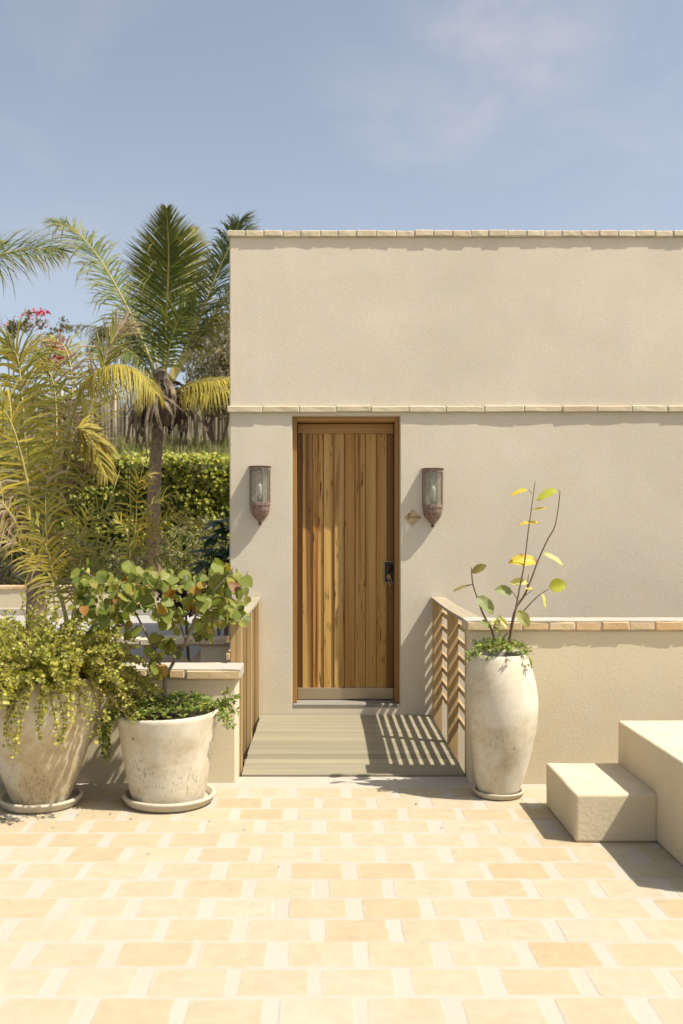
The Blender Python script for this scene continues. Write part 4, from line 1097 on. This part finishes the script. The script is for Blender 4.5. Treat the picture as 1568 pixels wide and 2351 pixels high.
fr([(1090, 1310), (1200, 1230), (1340, 1205), (1480, 1205), (1600, 1260)], (0, -.5, 1), .6, -.6, n=56, pal=GOLD, w=.045, droop=.5, r=.028)
fr([(1090, 1330), (1210, 1285), (1340, 1265), (1500, 1275), (1600, 1330)], (0, -.7, 1), .6, -1.0, n=50, pal=GOLD, w=.045, droop=.55, r=.028)
fr([(1050, 1230), (1080, 1000), (1150, 800), (1240, 700)], (-.3, -1, .2), .6, -.9, n=44, pal=GRP, w=.045, droop=.12)
# dead sheaths hanging under the crown
rs = random.Random(5)
mb = MB(); mb.lathe([(.12, -.62), (.19, -.42), (.26, -.15), (.22, .10), (.12, .32), (.03, .45)], P(371, 898, YM), 18, lambda p, i, g_: p + mnoise.noise_vector(p * 7) * .05)
build('crown_core', mb, M['deadsheath'], pm, True)
for i in range(110):
    a = rs.uniform(0, 6.283); c0 = P(371, 895 + rs.uniform(-15, 45), YM) + Vector((.12 * math.cos(a), .12 * math.sin(a), 0)); L_ = rs.uniform(.3, .9); o_ = rs.uniform(.18, .52)
    ca, sa = math.cos(a), math.sin(a); tw_ = rs.gauss(0, .5)
    pts = [c0, c0 + Vector((o_ * .6 * ca, o_ * .6 * sa, rs.uniform(-.03, .09))), c0 + Vector((o_ * 1.1 * ca - .1 * tw_ * sa, o_ * 1.1 * sa + .1 * tw_ * ca, -L_ * .45)), c0 + Vector((o_ * rs.uniform(.7, 1.5) * ca - .25 * tw_ * sa, o_ * sa, -L_))]
    cv = crom(pts, 9); mb = MB(); wd = rs.uniform(.022, .085); V = []; side = Vector((-sa, ca, rs.gauss(0, .4))).normalized()
    for k, p in enumerate(cv):
        ww = side * wd * (1 - (k / 8) ** 2) * (.55 + .45 * math.sin(3.1 * k / 8)); V += [p - ww, p + Vector((.02 * ca, .02 * sa, 0)), p + ww]
    mb.add(V, [q for k in range(8) for q in ((k*3, k*3+1, k*3+4, k*3+3), (k*3+1, k*3+2, k*3+5, k*3+4))])
    build('dead_sheath', mb, M['deadsheath'] if rs.random() < .85 else M['trunk'], pm, True)
for (x, y, dy) in ((880, 1390, -.35), (1010, 1530, -.3), (1000, 1270, -.3), (1060, 1300, -.3)):
    p = Z1(x, y, YM + dy); mb = MB(); mb.lathe([(.001, -.13), (.05, -.11), (.085, -.05), (.092, 0), (.08, .06), (.04, .1), (.001, .11)], p, 14); build('coconut', mb, M['nut'] if x < 900 else M['deadsheath'], pm, True)

# leaning yellow palm at the left
YL = 10.6
lb = Vector((P(84, 1400, YL).x, YL, 0))
pl = thing('young_coconut_palm', lb, 'young yellowing palm with a grey trunk and one big arching golden frond', 'palm tree')
mb = MB(); tp = crom([lb, P(83, 1400, YL), P(82, 1340, YL), P(84, 1285, YL)], 30)
mb.tube(tp, [.115 - .03 * (i / 29) + .004 * (i % 2) for i in range(30)], 14); build('trunk', mb, M['trunk'], pl, True)
def f2(pts, nrm, L_, dY=0, Y=YL, par=None, **k):
    m = len(pts)
    k.setdefault('dens', .85); k['w'] = k.get('w', .028) * .8; k['droop'] = k.get('droop', .25) * 1.1; k['messy'] = k.get('messy', .08) + .05
    return frond(par or pl, [P(x, y, Y + dY * i / (m - 1)) for i, (x, y) in enumerate(pts)], nrm, L_, **k)
f2([(92, 1320), (112, 1200), (137, 1066), (178, 915), (214, 862), (262, 838), (316, 852), (356, 902)], (.25, -.25, 1), .60, -.5, n=96, t0=.44, droop=.66, w=.026, pal=GOLD + YGP[:2], r=.026, ang=(75, 45), tipk=.35, dens=1.7, flat=True, messy=.0)
f2([(84, 1300), (70, 1180), (60, 1040), (50, 900), (38, 815), (5, 790)], (-.3, -.8, .3), .68, .4, n=86, t0=.28, droop=.42, w=.025, pal=YGP + GOLD[:1], r=.022)
f2([(92, 1310), (130, 1180), (190, 1000), (250, 800), (288, 742)], (.3, -.7, .2), .5, .5, n=84, t0=.25, droop=.12, w=.02, pal=DRY + YGP[:2] + YGP[3:], r=.018, ang=(45, 16), tipk=1, messy=.10)
f2([(80, 1310), (70, 1150), (20, 960), (-60, 900)], (.2, -.8, .5), .75, -.5, n=76, t0=.25, droop=.5, w=.025, pal=YGP + GOLD[:2], r=.022)
f2([(78, 1310), (50, 1230), (7, 1158), (-60, 1090)], (.2, -.6, .9), .5, -.6, n=50, t0=.3, droop=.55, w=.022, pal=DRY + YGP[:1], r=.03, tipk=1)
f2([(88, 1290), (120, 1150), (130, 1000), (120, 870), (70, 800)], (-.2, -.7, .6), .68, .7, n=80, t0=.28, droop=.5, w=.022, pal=YGP + DRY[:2], r=.02, messy=.1)
f2([(95, 1290), (150, 1100), (175, 985), (210, 1010), (245, 1092)], (.2, -.7, .8), .38, .2, n=64, t0=.55, droop=.3, w=.026, pal=GOLD, r=.018, ang=(60, 25))
f2([(80, 1290), (60, 1120), (30, 1010), (-30, 985)], (.0, -.5, 1), .65, .5, n=60, t0=.25, droop=.6, w=.02, pal=DRY + YGP[2:], r=.02, tipk=1, messy=.12)
f2([(90, 1300), (120, 1140), (165, 930), (150, 800), (90, 770)], (-.1, -.5, .9), .62, 1.0, n=70, t0=.35, droop=.5, w=.022, pal=DRY + YGP, r=.02, tipk=.9, messy=.12)

# small clumping palm with fresh golden stems, in front of the trunk
sb = Vector((P(152, 1420, 9.3).x, 9.3, 0))
ps_ = thing('clumping_palm', sb, 'clumping palm with golden stems rising beside the heart-leaved tree', 'palm')
for pts, n_, L_, pal_ in (
    ([(152, 1500), (148, 1417), (122, 1320), (100, 1240), (60, 1180)], 40, .34, GOLD), ([(152, 1500), (155, 1420), (118, 1330), (70, 1270), (15, 1240)], 40, .30, GOLD + DRY[:1]),
    ([(154, 1500), (150, 1400), (110, 1260), (106, 1130), (130, 1010)], 46, .34, YGP + DRY[:2]), ([(156, 1500), (168, 1400), (185, 1290), (215, 1200), (262, 1160)], 34, .30, YGP + DRY[2:3]),
    ([(156, 1500), (172, 1410), (170, 1300), (190, 1220), (215, 1170)], 30, .26, YGP), ([(158, 1500), (180, 1410), (205, 1320), (240, 1270), (290, 1260)], 26, .22, YGP + DRY[:2])):
    f2(pts, (.1, -.8, .5), L_, -.2, 9.3, ps_, n=int(n_ * .75), t0=.34, droop=.22, w=.018, pal=pal_, r=.012, messy=.14, tipk=.8)
for pts in ([(205, 1360), (225, 1240), (262, 1120), (276, 1078)], [(290, 1400), (292, 1280), (300, 1180), (296, 1040)]):
    mb = MB(); mb.tube([P(x, y, 9.3) for x, y in pts], [.011, .009, .006, .001], 6); build('spear', mb, M['rachis'], ps_, True)

ab = Vector((P(300, 1400, 12.5).x, 12.5, 0))
pa = thing('feather_palm', ab, 'small golden feather palm in front of the hedge', 'palm')
for pts, n_, L_, pal_ in (
    ([(300, 1400), (302, 1300), (312, 1200), (318, 1110), (345, 1090)], 30, .34, GOLD), ([(300, 1400), (310, 1290), (345, 1220), (410, 1185), (470, 1215)], 40, .30, GOLD),
    ([(300, 1400), (300, 1300), (290, 1220), (262, 1190)], 22, .22, YGP), ([(302, 1400), (318, 1300), (380, 1280), (440, 1300)], 24, .22, YGP + DRY[2:3]),
    ([(298, 1400), (306, 1280), (330, 1180), (380, 1140), (415, 1140)], 26, .24, YGP), ([(298, 1400), (312, 1300), (360, 1250), (390, 1240)], 18, .2, DRY)):
    f2(pts, (.0, -.7, .7), L_, -.2, 12.5, pa, n=int(n_ * .8), t0=.3, droop=.25, w=.022, pal=pal_, r=.014, messy=.1, tipk=.6)

# palm whose crown is out of frame, one dark frond reaching in
ob = Vector((P(-330, 1300, 14).x, 14, 0))
po = thing('coconut_palm', ob, 'dark green coconut palm reaching one drooping frond into the sky over the garden', 'palm tree')
mb = MB(); tp = crom([ob, P(-330, 1000, 14), P(-310, 700, 14)], 50); mb.tube(tp, [.16 - .05 * i / 49 + .006 * (i % 2) for i in range(50)], 12); build('trunk', mb, M['trunk'], po, True)
f2([(-305, 700), (-180, 630), (-50, 598), (60, 572), (140, 575)], (.0, -.75, .7), .85, -.3, 14, po, n=84, droop=.22, w=.034, pal=GRP, r=.026, tipk=.9, dens=1.6)
f2([(-305, 700), (-200, 560), (-90, 520), (20, 560)], (.0, -.5, .9), .6, .6, 14, po, n=60, droop=.3, w=.034, pal=GRP, r=.026)
f2([(-305, 700), (-240, 760), (-140, 790), (-60, 880)], (.0, -.5, .9), .6, .2, 14, po, n=60, droop=.4, w=.034, pal=GRP, r=.026)
f2([(-305, 700), (-420, 560), (-520, 620), (-600, 720)], (.0, -.3, .9), .6, .2, 14, po, n=60, droop=.4, w=.034, pal=GRP, r=.026)

# bougainvillea
bb = Vector((P(60, 1290, 19).x, 19, .44))
bv = thing('bougainvillea', bb, 'twiggy bougainvillea with crimson blossom behind the palms', 'shrub')
mb = MB(); bl = []; lv = []
def twig(p, d, ln, r, lvl):
    pts = [p]; m = 5
    for i in range(m):
        d = (d + Vector((random.gauss(0, .25), random.gauss(0, .2), random.gauss(.05, .2)))).normalized(); pts.append(pts[-1] + d * ln / m)
    mb.tube(pts, [r * (1 - .6 * i / m) for i in range(m + 1)], 4)
    if lvl:
        for q in pts[2:]:
            for k in range(2): twig(q, (d + Vector((random.gauss(0, .8), random.gauss(0, .6), random.gauss(.1, .6)))).normalized(), ln * random.uniform(.35, .6), r * .5, lvl - 1)
    else: (bl if random.random() < .2 else lv).extend(pts[2:])
for tgt in ((30, 760), (70, 740), (95, 735), (110, 800), (15, 720), (140, 800), (150, 830)):
    a = bb + Vector((0, 0, .2)); b = P(tgt[0], tgt[1] + 60, 19 + random.uniform(-.3, .3)); mid = a.lerp(b, .5) + Vector((random.gauss(0, .2), 0, 0))
    cv = crom([a, mid, b], 12); mb.tube(cv, [.03 - .02 * i / 11 for i in range(12)], 5); twig(b, (b - mid).normalized(), .5, .009, 2)
build('twigs', mb, M['stem'], bv)
fl_ = []
for (x, y, sx, sy, n) in ((128, 792, 9, 7, 150), (146, 815, 10, 8, 120), (118, 825, 6, 5, 60), (132, 840, 4, 3, 25), (85, 718, 14, 5, 60), (60, 745, 30, 12, 30)):
    for i in range(n): fl_.append(P(random.gauss(x, sx), random.gauss(y, sy), 19 + random.gauss(0, .12)))
n = len(fl_); stuff(leafmass('blossom', fl_, unit(n), unit(n), .055, .05, pick([(.50, .02, .05), (.42, .03, .06), (.58, .05, .08)], n), M['leaf'], bv))
lv = lv[:600]; n = len(lv); stuff(leafmass('foliage', [tuple(p) for p in lv], unit(n), unit(n), .06, .035, pick([(.22, .18, .09), (.16, .16, .06)], n), M['leaf'], bv))

# dark broad-leaved shrub at the house corner
db = Vector((P(500, 1400, 9.2).x, 9.2, 0))
ds_ = thing('broadleaf_shrub', db, 'dark glossy broad-leaved shrub tucked against the house corner', 'shrub')
mb = MB(); HD = []
for i, (x, y) in enumerate(((505, 1195), (520, 1215), (490, 1235), (478, 1265), (500, 1270), (520, 1260), (530, 1290), (470, 1295), (505, 1300), (545, 1240), (550, 1280))):
    tip = P(x, y, 9.2 + random.uniform(-.15, .25)); cv = crom([db + Vector((0, 0, .1)), (db + tip) / 2 + Vector((random.gauss(.05, .05), 0, .05)), tip], 8); mb.tube(cv, .006, 5); HD.append(tip)
build('stems', mb, M['stem'], ds_)
DLM = []
for i in range(3):
    me = heart(40 + i).copy(); me.materials.clear(); me.materials.append(M['darkleaf']); me.transform(Matrix.Diagonal((.52, 1, 1, 1))); DLM.append(me)
for tip in HD:
    for k in range(8):
        a = k / 8 * 6.283 + random.random(); d = Vector((math.cos(a), math.sin(a) * .8 - .2, random.uniform(-.75, .15)))
        put_leaf(tip + d * .03, d, (0, -.3, 1), random.uniform(.11, .17), random.choice(DLM), ds_, M['darkleaf'])

# dark bush with a few crimson blossoms behind the potted tree
kb = Vector((P(435, 1440, 9.6).x, 9.6, 0))
kbush = thing('flowering_bush', kb, 'small dark bush with crimson blossoms behind the potted tree', 'shrub')
n = 900; q = unit(n) * rng.random((n, 1)) ** .4 * np.array([.27, .22, .2]); q += np.array(P(425, 1368, 9.6))
stuff(leafmass('foliage', q, unit(n), unit(n), .04, .03, pick([(.03, .045, .015), (.05, .06, .02), (.10, .02, .03)], n), M['leaf'], kbush))
mb = MB(); mb.tube([kb, P(425, 1380, 9.6)], [.02, .01], 6); build('trunk', mb, M['stem'], kbush)

# dry scrub on the slope behind the house corner
zb = Vector((P(500, 1000, 25).x, 25, 3.3))
zs_ = thing('dry_scrub', zb, 'dense dry brown scrub behind the palm beside the roofline', 'shrub')
n = 5000; q = unit(n) * rng.random((n, 1)) ** .45 * np.array([1.1, .8, 1.35]); q += np.array(P(515, 850, 25))
stuff(leafmass('foliage', q, np.c_[rng.normal(0, .5, (n, 2)), rng.normal(.6, .5, n)], unit(n), rng.uniform(.08, .25, n), rng.uniform(.02, .06, n), pick([(.33, .27, .15), (.22, .19, .09), (.27, .23, .12), (.17, .16, .07)], n), M['leaf'], zs_))
mb = MB()
for i in range(9): mb.tube([zb, zb + Vector((random.gauss(0, .3), 0, .8)), P(515 + random.gauss(0, 30), 830 + random.gauss(0, 40), 25)], [.04, .03, .01], 5)
build('stems', mb, M['stem'], zs_)
